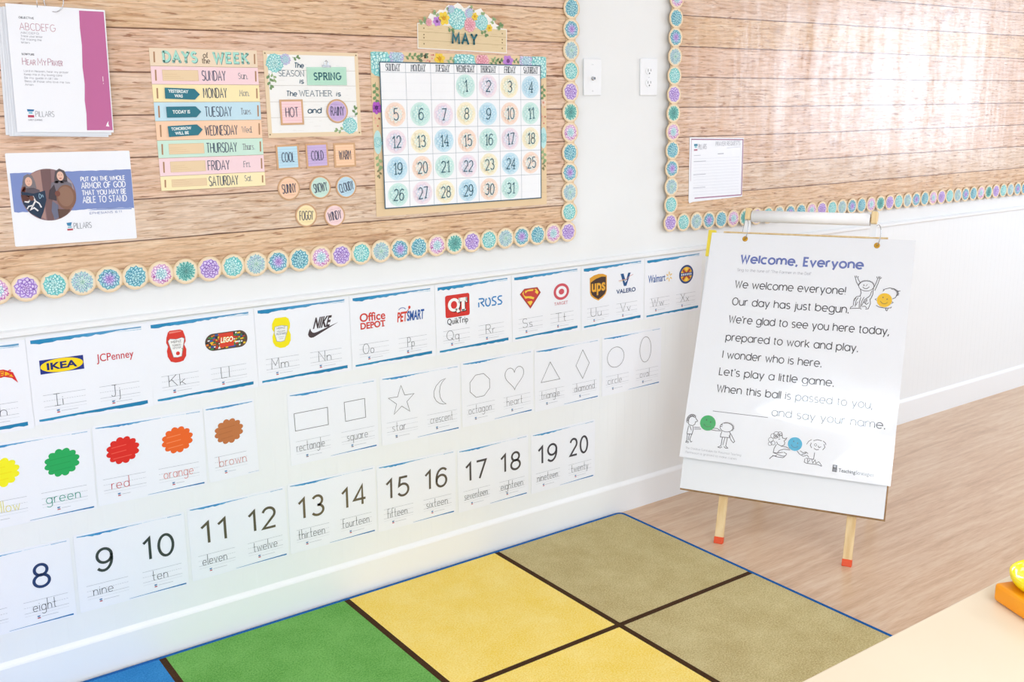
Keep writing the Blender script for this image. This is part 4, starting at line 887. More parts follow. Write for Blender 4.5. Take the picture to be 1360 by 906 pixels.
    mf = N(nt, 'ShaderNodeMix', data_type='RGBA', blend_type='MULTIPLY'); mf.inputs[0].default_value = 0.75; L(nt, hs.outputs['Color'], mf.inputs[6]); L(nt, fk.outputs['Color'], mf.inputs[7])
    # knots
    vo = N(nt, 'ShaderNodeTexVoronoi', Scale=1.0); mp = N(nt, 'ShaderNodeMapping', Scale=(4.2, 9.5, 1)); L(nt, cb.outputs[0], mp.inputs['Vector']); L(nt, mp.outputs['Vector'], vo.inputs['Vector'])
    kr = ramp(nt, [(0.05, '#8a5c38'), (0.12, '#b98f6a'), (0.2, '#ffffff')]); L(nt, vo.outputs['Distance'], kr.inputs['Fac'])
    m2 = N(nt, 'ShaderNodeMix', data_type='RGBA', blend_type='MULTIPLY'); m2.inputs[0].default_value = 0.3; L(nt, mf.outputs[2], m2.inputs[6]); L(nt, kr.outputs['Color'], m2.inputs[7])
    # printed joints between the planks
    sr = ramp(nt, [(0.0, '#5b3a2a'), (0.018, '#6b4630'), (0.032, '#ffffff'), (0.985, '#ffffff'), (1.0, '#9a7454')]); L(nt, fr.outputs[0], sr.inputs['Fac'])
    m3 = N(nt, 'ShaderNodeMix', data_type='RGBA', blend_type='MULTIPLY'); m3.inputs[0].default_value = 0.92; L(nt, m2.outputs[2], m3.inputs[6]); L(nt, sr.outputs['Color'], m3.inputs[7])
    L(nt, m3.outputs[2], b.inputs['Base Color'])
    if wrinkle:
        mpw = N(nt, 'ShaderNodeMapping', Scale=(7.0, 0.9, 1)); L(nt, tc.outputs['Object'], mpw.inputs['Vector'])
        nw = N(nt, 'ShaderNodeTexNoise', Scale=1.0, Detail=3.0, Roughness=0.55); L(nt, mpw.outputs['Vector'], nw.inputs['Vector'])
        bp = N(nt, 'ShaderNodeBump', Strength=wrinkle, Distance=0.02); L(nt, nw.outputs['Fac'], bp.inputs['Height'])
        bp2 = N(nt, 'ShaderNodeBump', Strength=0.12, Distance=0.002); nz = N(nt, 'ShaderNodeTexNoise', Scale=160.0, Detail=2.0); L(nt, tc.outputs['Object'], nz.inputs['Vector']); L(nt, nz.outputs['Fac'], bp2.inputs['Height']); L(nt, bp.outputs['Normal'], bp2.inputs['Normal'])
        L(nt, bp2.outputs['Normal'], b.inputs['Normal'])
        # the film over the paper is worn and rippled: its gloss comes and goes in upright streaks and small patches
        mps = N(nt, 'ShaderNodeMapping', Scale=(13.0, 1.5, 1)); L(nt, tc.outputs['Object'], mps.inputs['Vector'])
        st = N(nt, 'ShaderNodeTexNoise', Scale=1.0, Detail=4.0, Roughness=0.6); L(nt, mps.outputs['Vector'], st.inputs['Vector'])
        pt = N(nt, 'ShaderNodeTexNoise', Scale=38.0, Detail=4.0, Roughness=0.7); L(nt, tc.outputs['Object'], pt.inputs['Vector'])
        sm = N(nt, 'ShaderNodeMath', operation='MULTIPLY_ADD'); L(nt, pt.outputs['Fac'], sm.inputs[0]); sm.inputs[1].default_value = 0.75; L(nt, st.outputs['Fac'], sm.inputs[2])
        sr2 = N(nt, 'ShaderNodeMapRange'); sr2.inputs['From Min'].default_value = 0.62; sr2.inputs['From Max'].default_value = 1.05; sr2.inputs['To Min'].default_value = 0.12; sr2.inputs['To Max'].default_value = 0.95; L(nt, sm.outputs[0], sr2.inputs['Value']); L(nt, sr2.outputs['Result'], b.inputs['Specular IOR Level'])
    return m
M_PLANK = plank_mat('plank_print_paper', 0.5, 0.35, 0.02)
M_PLANKG = plank_mat('plank_print_paper_glossy', 0.24, 0.6, 0.16)

def petal(cx, cy, a, r0, r1, w, tip=1.0):
    """Pointed petal outline from radius r0 to r1 along angle a."""
    c, s = cos(a), sin(a); P = []
    for t, h in ((0, .25), (.3, .8), (.6, 1.0), (.82, .72), (1.0, 0), (.82, -.72), (.6, -1.0), (.3, -.8), (0, -.25)):
        x = r0+(r1-r0)*t; y = h*w; P.append((cx+x*c-y*s, cy+x*s+y*c))
    return P
def rosette(p, cx, cy, R, rings, base=None, layer=1, seed=0, jit=.12, inner=True):
    """rings: (outer radius fraction, petals, width fraction, edge colour, fill colour)."""
    rnd = random.Random(seed)
    if base: p.ell(cx, cy, R*.93, R*.93, base, layer, 24)
    l = layer+1
    for fr_, n, w, ce, cf in rings:
        a0 = rnd.uniform(0, 6.28)
        for k in range(n):
            a = a0+2*pi*k/n+rnd.uniform(-jit, jit); r1 = R*fr_*(1+rnd.uniform(-.06, .06)); r0 = r1*.12
            p.poly(petal(cx, cy, a, r0, r1, R*w), ce, l)
            if inner: p.poly(petal(cx, cy, a, r0+R*.03, r1*.90, R*w*.62), cf, l+1)
        l += 2
KINDS = {
 'teal': ('#8fd6d2', [(1.0, 13, .20, '#5cbcc0', '#a8e6df'), (.80, 11, .20, '#6cc6c6', '#b6ebe4'), (.60, 9, .18, '#58b6be', '#a2e2dc'), (.40, 7, .14, '#62c0c4', '#b4ece4'), (.22, 5, .09, '#4aa9b0', '#9fe0d8')]),
 'spiky': ('#cfe6e0', [(1.0, 18, .10, '#7fb4c6', '#a9d6d2'), (.84, 16, .10, '#8f9fc6', '#b7ddd8'), (.66, 13, .09, '#5fa9b0', '#bfe6d6'), (.46, 10, .08, '#7d9cc0', '#c4ecd8'), (.26, 7, .06, '#56a39a', '#bfe9cf')]),
 'heart': ('#a5cfdc', [(1.0, 10, .24, '#4f9fae', '#86c9d3'), (.82, 9, .22, '#5b8fb6', '#8fc3db'), (.62, 8, .18, '#7d86c8', '#a9b4e2'), (.42, 7, .13, '#8d5fc0', '#b792dc'), (.24, 6, .08, '#7a3fae', '#a673d2')]),
 'blue': ('#9ad2dd', [(1.0, 12, .22, '#4a9fb4', '#93d4de'), (.80, 10, .21, '#3f93ac', '#8acfdb'), (.60, 8, .19, '#3a8da8', '#86ccd8'), (.42, 6, .16, '#3b90a8', '#90d6dc'), (.24, 5, .10, '#348aa0', '#84ccd4')]),
 'pink': ('#ecd3e4', [(1.0, 12, .22, '#d79ac6', '#f1dcea'), (.80, 10, .20, '#c98fd0', '#efd6ec'), (.58, 8, .18, '#8fc3d6', '#d9e9ee'), (.40, 6, .14, '#66b4c6', '#bfe4ea'), (.22, 5, .09, '#55a5b8', '#aedde2')]),
 'purple': ('#d8c4ec', [(1.0, 9, .28, '#a27fd0', '#cbb2ea'), (.78, 8, .25, '#9870cc', '#c9aeea'), (.56, 7, .20, '#8a5cc2', '#bf9fe6'), (.36, 6, .14, '#7f4fb8', '#b48fde'), (.20, 5, .09, '#8a50b6', '#c4a0e6')]),
 'agave': ('#bfe3d8', [(1.0, 15, .10, '#2a9a92', '#5cc0b2'), (.86, 13, .11, '#1f8f88', '#4db4a8'), (.66, 11, .10, '#1a7f7c', '#3aa79c'), (.46, 9, .08, '#15706e', '#2f9a90'), (.28, 6, .06, '#0f5f60', '#27887f')]),
}
_med = {}
def medallion_mesh(kind):
    if kind not in _med:
        p = PM(.0006); R = .0340
        P = [(R*cos(2*pi*k/40)*(1+.012*sin(5*k)), R*sin(2*pi*k/40)) for k in range(40)]
        p.prism(P, -.0006, .0006, '#e6c9a2', '#c9a67c'); p.ell(0, 0, R*.955, R*.955, '#ecd5b3', 1, 40); p.ell(0, 0, R*.885, R*.885, '#f1dec2', 2, 40)
        base, rings = KINDS[kind]; rings = [(a, n, w, paler(c1, .06), paler(c2, .40)) for a, n, w, c1, c2 in rings]; rosette(p, 0, 0, .0275, rings, base, 3, seed=sum(map(ord, kind)))
        if kind == 'pink':
            rnd = random.Random(5)
            for k in range(9): a = rnd.uniform(3.3, 6.6); r = rnd.uniform(.016, .026); p.ell(r*cos(a), r*sin(a), .0022, .0014, '#c25aa6', 14, 8, a)
        _med[kind] = p.mesh('succulent_medallion', M_CARD)
    return _med[kind]

def bulletin_board(label, x0, x1, z0, z1, runs, m):
    root = empty('bulletin_board', wall_m(0, 0, 0)); tag(root, label, 'bulletin board')
    s = SB(); s.box((x0, z0, 0.0002), (x1, z1, .012)); s.build('plank_panel', m, root)
    for run_label, pts, kinds in runs:
        p = PM(.0135); p.line([pts[0], pts[-1]], .040, '#e2c69d', 0); b = p.build('border_strip', M_CARD, root); tag(b, run_label)
        for k, (x, z) in enumerate(pts):
            o = bpy.data.objects.new('succulent_medallion', medallion_mesh(kinds[k])); col.objects.link(o); o.parent = b
            o.location = (x, z, .0155+.0004*(k % 2))
CYC = ['teal', 'spiky', 'heart', 'blue', 'pink']
# left board: along the bottom from the right corner leftwards, then up the right side
kb = ['purple', 'pink', 'blue', 'heart', 'spiky', 'teal', 'purple', 'agave', 'pink', 'blue', 'heart', 'spiky', 'teal', 'purple', 'pink', 'blue', 'heart', 'spiky', 'teal', 'purple', 'agave', 'pink', 'blue', 'heart', 'spiky', 'teal', 'purple', 'pink', 'blue', 'heart', 'spiky', 'teal', 'purple', 'agave', 'pink', 'blue', 'heart', 'spiky', 'teal', 'purple']
pb = [(2.1300-.0650*k, 1.0785-.0025*min(1, k/26)) for k in range(40)]
ks = ['teal', 'spiky', 'heart', 'blue', 'pink', 'agave', 'purple', 'teal', 'spiky', 'heart', 'blue', 'pink', 'agave', 'purple', 'teal', 'spiky']
ps = [(2.1352+.0012*k, 1.1452+.0656*k) for k in range(16)]
bulletin_board('left wood plank bulletin board with calendar and scalloped succulent border', -.46, 2.142, 1.074, 2.16, [('scalloped border strip along the bottom', pb, kb), ('scalloped border strip up the right side', ps, ks)], M_PLANK)
rs_k = ['purple', 'teal', 'spiky', 'heart', 'blue', 'pink', 'agave', 'purple', 'teal', 'spiky', 'heart', 'blue', 'pink', 'agave', 'purple', 'teal', 'spiky']
rs_p = [(2.6085+.0008*k, 1.0740+.0650*k) for k in range(17)]
rb_p = [(2.6755+.0668*k, 1.0705-.0012*min(k, 5)) for k in range(50)]
base_k = ['teal', 'spiky', 'heart', 'blue', 'pink', 'agave']
seq = ['purple', 'teal', 'spiky', 'heart', 'blue', 'pink', 'purple', 'teal', 'spiky', 'heart', 'blue', 'pink', 'agave', 'purple', 'teal', 'spiky', 'heart', 'blue', 'pink', 'purple', 'teal', 'spiky', 'heart', 'blue', 'pink', 'agave', 'purple', 'teal', 'spiky', 'heart', 'blue', 'pink', 'purple']
rb_k = (base_k+seq+seq)[:50]
# the agave measured beside the easel falls on the eighteenth place along the bottom
sh = (rb_p and 18)
rb_k = base_k+['purple', 'teal', 'spiky', 'heart', 'blue', 'pink', 'purple', 'teal', 'spiky', 'heart', 'blue', 'pink', 'agave', 'purple', 'teal', 'spiky', 'heart', 'blue', 'pink', 'purple', 'teal', 'spiky', 'heart', 'blue', 'pink', 'agave', 'purple', 'teal', 'spiky', 'heart', 'blue', 'pink', 'purple', 'teal', 'spiky', 'heart', 'blue', 'pink', 'agave', 'purple', 'teal', 'spiky', 'heart', 'blue']
bulletin_board('right wood plank bulletin board, glossy and almost bare, with scalloped succulent border', 2.612, 5.97, 1.066, 2.16, [('scalloped border strip up the left side', rs_p, rs_k), ('scalloped border strip along the bottom', rb_p, rb_k)], M_PLANKG)

# ------------------------------------------------------------------ things on the left board
BD = .0122
def leaf_spray(p, x, y, a, n, l, c, layer=2, w=.30):
    c2, s2 = cos(a), sin(a)
    p.line([(x, y), (x+c2*l*n*.55, y+s2*l*n*.55)], l*.09, c, layer)
    for k in range(n):
        bx, by = x+c2*l*(.3+k*.52), y+s2*l*(.3+k*.52); sg = 1 if k % 2 else -1
        p.poly(petal(bx, by, a+sg*.85, 0, l*.74, l*.74*w), c, layer+1)
    p.poly(petal(x+c2*l*n*.5, y+s2*l*n*.5, a, 0, l*.7, l*.7*w), c, layer+1)
def daisy(p, x, y, r, c, cc, layer=3, n=6):
    for k in range(n): p.poly(petal(x, y, 2*pi*k/n+.2, r*.1, r, r*.34), c, layer)
    p.ell(x, y, r*.3, r*.3, cc, layer+1, 12)
T_RING = (paler('#8fd6d2', .2), [(a, n, w, paler(c1, .18), paler(c2, .45)) for a, n, w, c1, c2 in KINDS['teal'][1]]); P_RING = ('#f0c4cc', [(1.0, 10, .26, '#e79aa8', '#f3c6cd'), (.72, 8, .24, '#e48d9e', '#f2bcc6'), (.45, 6, .18, '#dd7f94', '#eeaebb')])
L_RING = ('#cfe0ea', [(1.0, 11, .22, '#b7a8d8', '#d9d0ec'), (.75, 9, .2, '#9fc4d8', '#d2e6ee'), (.5, 7, .17, '#8fb8d2', '#c4e0ea')])
GR1, GR2 = '#7b9a6c', '#9cb585'

def page_packet():
    root = empty('page_packet', wall_m(.5742, 1.5890, BD)); tag(root, 'packet of laminated pages with magenta stripe hanging on a ring', 'page packet')
    W, H = .2190, .2900
    for k, (dx, dy, rt, z) in enumerate(((-.0205, -.0085, -2.6, .0005), (-.0150, -.0100, -1.9, .0030), (-.0095, -.0095, -2.3, .0055), (-.0055, -.0065, -1.4, .0080))):
        p = PM(); M = Matrix.Rotation(radians(rt), 3, 'Z')
        Q = [M @ Vector((x, y, 0)) for x, y in ((-W/2, -H/2), (W/2, -H/2), (W/2, H/2), (-W/2, H/2))]
        p.prism([(q.x+dx, q.y+dy) for q in Q], z, z+.0008, '#e9edf3', '#d5dae2'); p.build('page', M_PAPER, root)
    p = PM(); p.prism([(-W/2, -H/2), (W/2, -H/2), (W/2, H/2), (-W/2, H/2)], 0, .0008, '#f1f3f9', '#dfe3ea'); o = p.build('page', M_PAPER, root)
    o.matrix_local = Matrix.Translation((0, 0, .0125)) @ Matrix.Rotation(radians(-1.57), 4, 'Z'); tag(o, 'front page with magenta stripe')
    sub(o, 'stripe', lambda p: p.poly(S_((50, 140), (106.5, 141), (107.5, -139.5), (47, -140), (48.6, -100), (47, -70), (50, -30), (48, 10), (50.5, 60), (49, 100)), '#c0699b', 1), 'magenta stripe')
    def t(p):
        pen(p, 'OBJECTIVE', -.0838, .1135, .004, .0009, '#7a7c84', 1, fit=.032); pen(p, 'ABCDEFG', -.0838, .0880, .0155, .0011, '#c08a9a', 1, fit=.0765)
        for k, (s, w) in enumerate((('ABCDEFG', .039), ('Trace your letter', .047), ('For tracing the', .044), ('letters', .018))): pen(p, s, -.083, .0795-.0072*k, .0042, .0006, '#9fa1ab', 1, fit=w)
        pen(p, 'SCRIPTURE', -.0845, .0315, .004, .0009, '#7a7c84', 1, fit=.027)
        pen(p, 'H', -.0845, .0095, .0155, .0011, '#b5748c', 1, fit=.0075); pen(p, 'EAR', -.0745, .0095, .0115, .0011, '#b5748c', 1, fit=.018); pen(p, 'M', -.0515, .0097, .0155, .0011, '#b5748c', 1, fit=.010); pen(p, 'Y', -.039, .0097, .0115, .0011, '#b5748c', 1, fit=.006)
        pen(p, 'P', -.029, .0099, .0155, .0011, '#b5748c', 1, fit=.007); pen(p, 'RAYER', -.020, .0099, .0115, .0011, '#b5748c', 1, fit=.023)
        for k, (s, w) in enumerate((('Lord in Heaven, hear my prayer', .098), ('Keep me in thy loving care', .083), ('Be my guide in all I do', .073), ('Bless all those who love me too', .099), ('Amen', .018))): pen(p, s, -.083, -.0065-.0078*k, .0045, .0006, '#9fa1ab', 1, fit=w)
    sub(o, 'lettering', t)
    def lg(p):
        p.poly(S_((-84, -92), (-68, -92.5), (-70, -97), (-83, -97.5)), '#2f76a8', 1); p.rect(-.081, -.1025, -.0725, -.0985, '#7fc0d2', 1); p.rect(-.083, -.111, -.0695, -.1055, '#b8405a', 1); pen(p, 'PILLARS', -.066, -.109, .0125, .0009, '#80828c', 1, fit=.041); pen(p, 'EARLY LEARNING', -.0825, -.1185, .0035, .0006, '#9a9ca6', 1, fit=.03)
    sub(o, 'maker_mark', lg)
    sub(o, 'side_mark', lambda p: (p.rect(.0925, -.023, .0940, -.011, '#f1dfe9', 2), p.rect(.093, -.029, .0943, -.0265, '#f1dfe9', 2), p.poly(S_((92, -130), (100, -131), (98, -124), (99, -117), (95, -123)), '#f3f1f6', 2)))
    rg = SB(); P = [(-.001+.019*sin(a), .158+.025*cos(a), .0155+.0115*sin(a)) for a in [2*pi*k/28 for k in range(28)]]
    rg.tube(P, .0010, 8, closed=True); tag(rg.build('ring', M_STEEL, root, smooth=True), 'thin metal ring')
    hk = SB(); hk.tube([(-.038, .142, .0135), (-.038, .152, .0150), (-.0375, .168, .0140), (-.037, .190, .002)], .0008, 8); tag(hk.build('wire_hook', M_STEEL, root, smooth=True), 'thin wire hook')
page_packet()

def armor_poster():
    o = card('verse_poster', .5724, 1.2862, -.64, .2858, .2214, 'laminated landscape card with blue stripe and round photo of two armoured children', 'poster', d=BD)
    def st(p):
        rnd = random.Random(3); T = [(-137+i*9.3, 64+rnd.uniform(-.8, .8)) for i in range(31)]; B = [(-137+i*9.3, -29+rnd.uniform(-2.2, 1.5)-.1*i) for i in range(31)]
        for i in range(30): p.poly(S_(T[i], T[i+1], B[i+1], B[i]), '#7d8fc6', 1)
        p.poly(S_((30, -33), (136, -36), (136, -32), (60, -29)), '#98a7d4', 1)
    sub(o, 'stripe', st, 'periwinkle blue stripe')
    def ph(p):
        cx, cy, R = -56.2, 9.5, 62.5
        def clip(pts):
            out = []
            for x, y in pts:
                d = math.hypot(x-cx, y-cy)
                if d > R-.6: x, y = cx+(x-cx)*(R-.6)/d, cy+(y-cy)*(R-.6)/d
                out.append((x/1000, y/1000))
            return out
        p.ell(cx/1000, cy/1000, R/1000, R/1000, '#8d7074', 2, 48)
        p.poly(clip([(-92, 62), (-70, 72), (-68, -50), (-96, -30)]), '#a9867f', 3); p.poly(clip([(-70, 72), (-46, 74), (-50, -58), (-66, -54)]), '#75595a', 3); p.poly(clip([(-12, 60), (4, 40), (7, 0), (-2, -30), (-10, 20)]), '#a39aa6', 3)
        p.poly(clip([(-110, 40), (-112, 20), (-104, 12), (-100, 34)]), '#b3543a', 3)
        # child on the left: hood, face, tunic with a pale beast, arm
        p.poly(S_((-112, 42), (-108, 56), (-99, 61), (-89, 57), (-84, 42), (-82, 26), (-113, 24)), '#7d757a', 4); p.poly(S_((-113, 30), (-116, 20), (-108, 18), (-106, 32)), '#a4523a', 4); p.ell(-.0985, .0425, .0078, .0112, '#e5b7a2', 5, 24); p.line(S_((-102, 44), (-100, 44)), .0012, '#8a6a60', 6); p.line(S_((-97, 44), (-95, 44)), .0012, '#8a6a60', 6); p.line(S_((-100, 36.5), (-97, 36.5)), .0012, '#b5686a', 6)
        p.poly(clip([(-116, 24), (-106, 27), (-90, 28), (-76, 22), (-74, 4), (-114, 6)]), '#5d545d', 4)
        p.poly(clip([(-118, 20), (-90, 14), (-64, 20), (-63, -2), (-72, -30), (-82, -52), (-104, -34), (-116, -10)]), '#20344d', 5)
        p.line(clip([(-112, -4), (-104, -6), (-98, 2), (-92, 6), (-88, -4), (-94, -14), (-100, -24), (-92, -20), (-84, -28)]), .0035, '#e6e4e6', 6); p.line(clip([(-88, -4), (-80, -10), (-76, -20)]), .003, '#e6e4e6', 6); p.line(clip([(-98, 2), (-104, 10)]), .003, '#e6e4e6', 6); p.line(clip([(-94, -14), (-104, -16), (-108, -22)]), .003, '#e6e4e6', 6)
        p.line([(-.074+.006*cos(t)*.8, .004+.0085*sin(2*t)*.6+t*.001) for t in [k*.35 for k in range(16)]], .0014, '#8fb0c6', 6)
        p.poly(clip([(-118, 12), (-100, 10), (-92, 6), (-94, -2), (-116, -4)]), '#57342f', 6); p.ell(-.0955, .0030, .0055, .0060, '#6e4338', 7, 14)
        # child on the right: hood, face, mail, shield
        p.poly(S_((-40, 50), (-37, 65), (-27, 71.5), (-16, 66), (-11, 52), (-11, 36), (-41, 36)), '#574e53', 4); p.ell(-.0262, .0535, .0080, .0112, '#e7bda9', 5, 24); p.line(S_((-30.5, 56), (-28, 56)), .0012, '#8a6a60', 6); p.line(S_((-24.5, 56), (-22, 56)), .0012, '#8a6a60', 6); p.ell(-.0262, .0478, .0030, .0012, '#b5585a', 6, 10)
        p.poly(clip([(-48, 38), (-36, 42), (-14, 42), (-2, 34), (0, 8), (-30, 0), (-54, 6)]), '#77717b', 4); p.poly(clip([(-54, 20), (-42, 34), (-38, 10), (-40, -6), (-58, 0)]), '#453b42', 5)
        p.ell(-.0172, .0020, .0225, .0300, '#85604f', 6, 36); p.ell(-.0185, .0040, .0180, .0245, '#93705e', 7, 32); p.ell(-.0365, .0115, .0062, .0070, '#7b4b40', 8, 14); p.poly(clip([(-50, -6), (-38, -16), (-36, -44), (-48, -54), (-54, -30)]), '#6b6f86', 5)
        p.poly(clip([(-40, -26), (-10, -28), (-14, -46), (-38, -52)]), '#63483f', 5)
    sub(o, 'photo', ph, 'round photo of two children in knight costume')
    def tx(p):
        for s, y, h in (('PUT ON THE WHOLE', 39, 10), ('ARMOR OF GOD', 21, 14), ('THAT YOU MAY BE', 4.5, 11.5), ('ABLE TO STAND', -14.5, 15)): pen(p, s, .0205, y/1000, h/1000, .0021, '#f2f3f8', 2, fit=.105)
        pen(p, 'EPHESIANS 6:11', .034, -.043, .005, .0008, '#8d97bd', 1, fit=.077)
    sub(o, 'verse_lettering', tx, 'white hand lettered verse')
    sub(o, 'maker_mark', lambda p: (p.poly(S_((-22.5, -61), (-10, -60), (-13, -69), (-21, -68)), '#3f84b0', 1), p.rect(-.0205, -.0735, -.0115, -.070, '#86c3d3', 1), p.rect(-.0222, -.080, -.009, -.0755, '#b8505e', 1), pen(p, 'PILLARS', -.0062, -.0765, .014, .0011, '#8b8d97', 1, fit=.041)))
armor_poster()

NAVY = '#44526b'; TEAL = '#3d7d8c'
def days_chart():
    W, H = .2830, .3570; x, z = .9289, 1.4677
    p = PM(); p.prism([(-W/2, -H/2), (W/2, -H/2), (W/2, H/2), (-W/2, H/2)], 0, .0008, '#ecd3b0', '#cdb48f'); o = p.build('weekday_chart', M_CARD); o.matrix_world = wall_m(x, z, BD, -.15)
    tag(o, 'pastel striped chart of the days of the week, hanging on the left board', 'chart')
    V = [178.5, 134.5, 89.5, 45.8, -1.8, -50, -95, -140.8, -178.5]; C = ['#ead0ae', '#f5ccd2', '#fae4a4', '#b5daeb', '#f9c59d', '#bde3cf', '#f4cdd4', '#fae5ab']
    C = [paler(c, .22) for c in C]
    D = [None, ('SUNDAY', 64, 'Sun.', 25), ('MONDAY', 64, 'Mon.', 26), ('TUESDAY', 74, 'Tues.', 29), ('WEDNESDAY', 89, 'Wed.', 27), ('THURSDAY', 84, 'Thurs.', 33), ('FRIDAY', 60, 'Fri.', 18), ('SATURDAY', 81, 'Sat.', 20)]
    for k in range(8):
        v1, v0 = V[k], V[k+1]
        q = PM(.0009); q.rect(-.1413, (v0+.5)/1000, .1413, (v1-.5)/1000, C[k], 0)
        q.line(S_((-141, v0+.3), (141, v0+.3)), .0008, '#a88f72', 1)
        for sx in (-129.5, 134.5):
            q.line(S_((sx, v1-9), (sx-1, v0+9)), .0042, '#c79d7c', 1); q.line(S_((sx, v1-9), (sx-1, v0+9)), .0012, '#9b7253', 2)
        if k == 0:
            for dx, dy, c in ((1.2, -1.4, '#4f7f86'), (0, 0, '#a9e0d2')): 
                l = 2 if dx else 3
                pen(q, 'DAYS', -.1070+dx/1000, .1465+dy/1000, .0235, .0056, c, l, fit=.084, serif=True, track=.36); pen(q, 'WEEK', .0230+dx/1000, .1465+dy/1000, .0235, .0056, c, l, fit=.092, serif=True, track=.36)
            pen(q, 'of', -.0045, .1575, .0125, .0016, '#6a5a4c', 2, serif=True, align='l', fit=.012); pen(q, 'the', -.0085, .1435, .0125, .0016, '#6a5a4c', 2, serif=True, fit=.020)
        else:
            s, w, ab, aw = D[k]; pen(q, s, -.0145+.003*(k < 4), (v0+(7.0 if k == 7 else 10.5))/1000, .0245, .0020, NAVY, 2, fit=(w-2)/1000); pen(q, ab, (86-1.2*(k > 4)*2)/1000, (v0+15.5)/1000, .0150, .0013, '#8b8f98', 2, fit=aw/1000, X=.68, serif=True)
            if k in (1, 5, 6, 7):
                q.rect(-.1130, (v0+9.5)/1000, -.0215, (v1-9.5)/1000, '#ecd2ad', 1); q.line(S_((-113, v0+9.5), (-21.5, v0+9.5), (-21.5, v1-9.5), (-113, v1-9.5)), .0008, '#dcbf98', 2, True)
                for j in range(3): q.line(S_((-110, v0+15+j*5), (-60-8*j, v0+15.6+j*5)), .0006, '#d9b990', 2)
        tag(q.build('title_strip' if k == 0 else 'day_strip', M_CARD, o), 'title strip' if k == 0 else D[k][0].capitalize()+' strip')
    for k, (lines, desc) in enumerate(((('YESTERDAY', 'WAS'), 'yesterday was'), (('TODAY IS',), 'today is'), (('TOMORROW', 'WILL BE'), 'tomorrow will be'))):
        v = (66.5, 21.0, -26.0)[k]; rt = (-2.2, .2, 2.2)[k]
        p = PM(); p.prism(S_((-45, 13.6), (31, 13.6), (44.5, 0), (31, -13.6), (-45, -13.6)), 0, .0008, '#35798a', '#2c6573'); a = p.build('arrow_card', M_CARD); a.matrix_world = wall_m(x-.0662, z+v/1000, BD+.0024, rt)
        tag(a, 'dark teal arrow card reading %s on the weekday chart' % desc, 'arrow card', 'arrow cards on the weekday chart')
        def f(p):
            if len(lines) == 2: typ(p, lines[0], -.037, .0022, .0072, '#e9f2f1', 1, bold=.035, fit=.052); typ(p, lines[1], -.011, -.0092, .0072, '#e9f2f1', 1, bold=.035, align='c', xs=.92)
            else: typ(p, lines[0], -.030, -.0036, .0080, '#e9f2f1', 1, bold=.035, fit=.045)
        sub(a, 'lettering', f, m=M_CARD)
days_chart()

